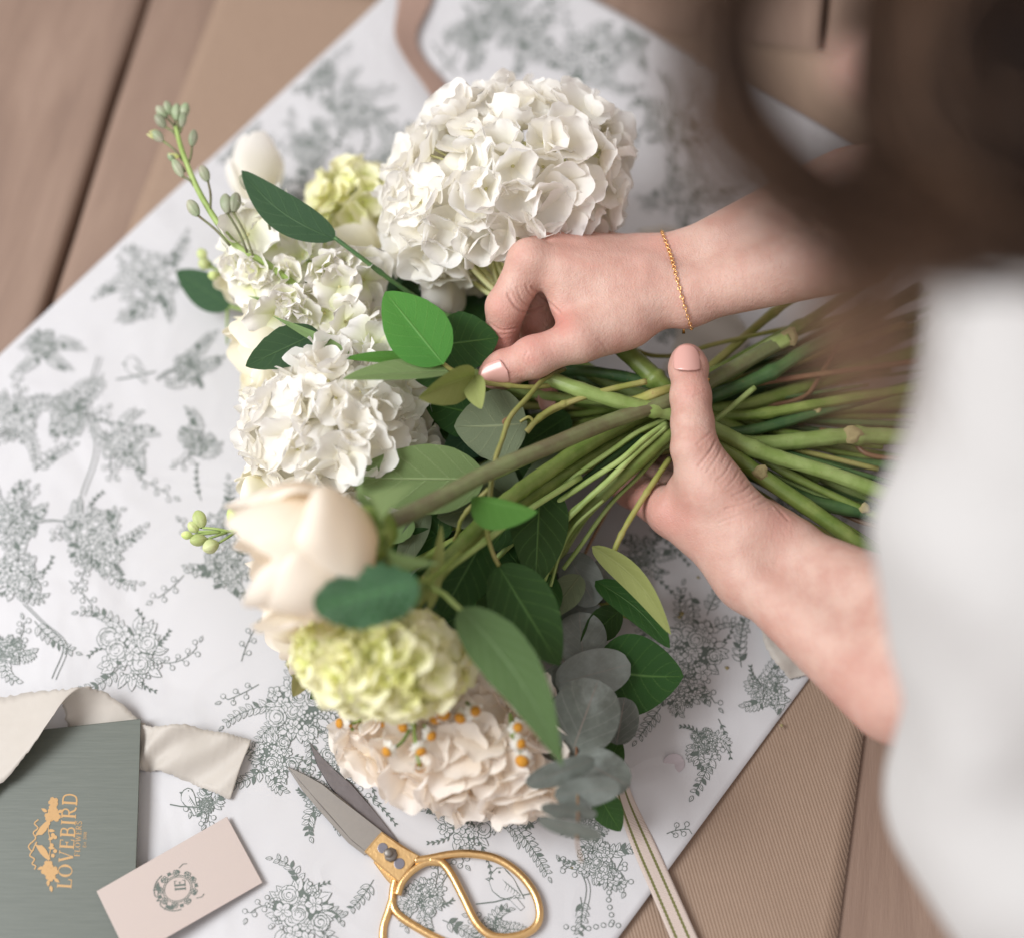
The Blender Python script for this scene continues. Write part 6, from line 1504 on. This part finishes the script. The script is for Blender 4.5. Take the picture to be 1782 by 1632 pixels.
M['ribbrown'] = plain("dusty brown ribbon", (0.36, 0.235, 0.185), .6, bscale=30, bstr=.6, mott=.4, bdist=.004)
strip("brown_ribbon", "curving dusty brown ribbon on the paper above the big white hydrangea",
      [((690, -60, .012), (760, -60, .010)), ((692, 0, .012), (752, 0, .008)), ((686, 60, .014), (726, 60, .008)), ((706, 105, .014), (738, 100, .007)), ((738, 150, .014), (772, 140, .007)), ((765, 195, .014), (800, 190, .007)), ((790, 250, .012), (830, 240, .007))], M['ribbrown'])
def rib_mat():
    m, nt, p = newmat("striped grosgrain"); u, v = sep_uv(nt)
    def band(c, hw):
        d = math_n(nt, 'ABSOLUTE', math_n(nt, 'SUBTRACT', u, c)); wob_ = math_n(nt, 'MULTIPLY', math_n(nt, 'SINE', math_n(nt, 'MULTIPLY', v, 420.0)), .010)
        return math_n(nt, 'LESS_THAN', math_n(nt, 'ADD', d, wob_), hw)
    st_ = math_n(nt, 'MAXIMUM', band(.22, .055), band(.68, .055))
    nt.links.new(mix(nt, st_, (0.60, 0.50, 0.445), (0.165, 0.165, 0.055)), p.inputs["Base Color"]); p.inputs["Roughness"].default_value = .7
    b = bump(nt, p, math_n(nt, 'SINE', math_n(nt, 'MULTIPLY', v, 900.0)), .5, .0004); bump(nt, p, st_, .4, .0003, b); return m
strip("striped_ribbon", "blush ribbon with two olive stripes running from the eucalyptus off the paper", [((1068, 1372, .008), (1092, 1362, .008)), ((1078, 1412, .0055), (1108, 1400, .0055)), ((1102, 1480, .0055), (1142, 1470, .0055)), ((1133, 1552, .0055), (1176, 1545, .0055)), ((1170, 1640, .0055), (1218, 1640, .0055)), ((1205, 1730, .0055), (1256, 1730, .0055))],
      rib_mat(), th=.0006)
# ------------------------------------------------------------------ loose petal, crumbs, saucer, far things at the edge
leaf("loose_petal", (1155, 1335, .0042), (1190, 1322, .0060), 34, plain("wilted petal", (0.42, 0.37, 0.39), .5, bscale=300), None, fold=14, shape='round')
tag(bpy.data.objects["loose_petal"], "single wilted grey petal fallen on the white paper", "petal")
for k, (x, y, r) in enumerate([(1265, 1162, 3.2), (1186, 1068, 4.2), (1182, 1074, 3), (1360, 1262, 3), (995, 1510, 2.5), (1215, 1005, 2.5)]):
    c = P(x, y, .0042); V = [c + Vector((math.cos(a) * pxs(r, c) * (1 + .3 * math.sin(3 * a)), math.sin(a) * pxs(r, c), z)) for z, s_ in ((0, 1), (.0008, .7)) for a in [6.283 * i / 7 for i in range(7)]]
    F = [(i, (i + 1) % 7, 7 + (i + 1) % 7, 7 + i) for i in range(7)] + [tuple(7 + i for i in range(7))]
    o = mesh("crumb", V, F, M['node'], None); tag(o, "tiny brown plant crumb on the paper right of the bouquet", "crumb", "brown crumbs on the paper")
# pale saucer cut by the upper edge
prof = [(0, .004), (.028, .004), (.040, .008), (.048, .014), (.050, .0145), (.049, .016), (.040, .010), (.026, .006), (0, .006)]
V = []; F = []; nu = 48; pc0 = P(1150, -75, .0)
for r, z in prof:
    for i in range(nu): a = 6.283 * i / nu; V.append(Vector((pc0.x + r * .72 * math.cos(a), pc0.y + r * .72 * math.sin(a), z)))
for j in range(len(prof) - 1): F += [(j * nu + i, j * nu + (i + 1) % nu, (j + 1) * nu + (i + 1) % nu, (j + 1) * nu + i) for i in range(nu)]
o = mesh("saucer", V, F, plain("white glazed ceramic", (.75, .74, .73), .15), None); tag(o, "small white saucer on the wood beyond the paper's far corner", "saucer")
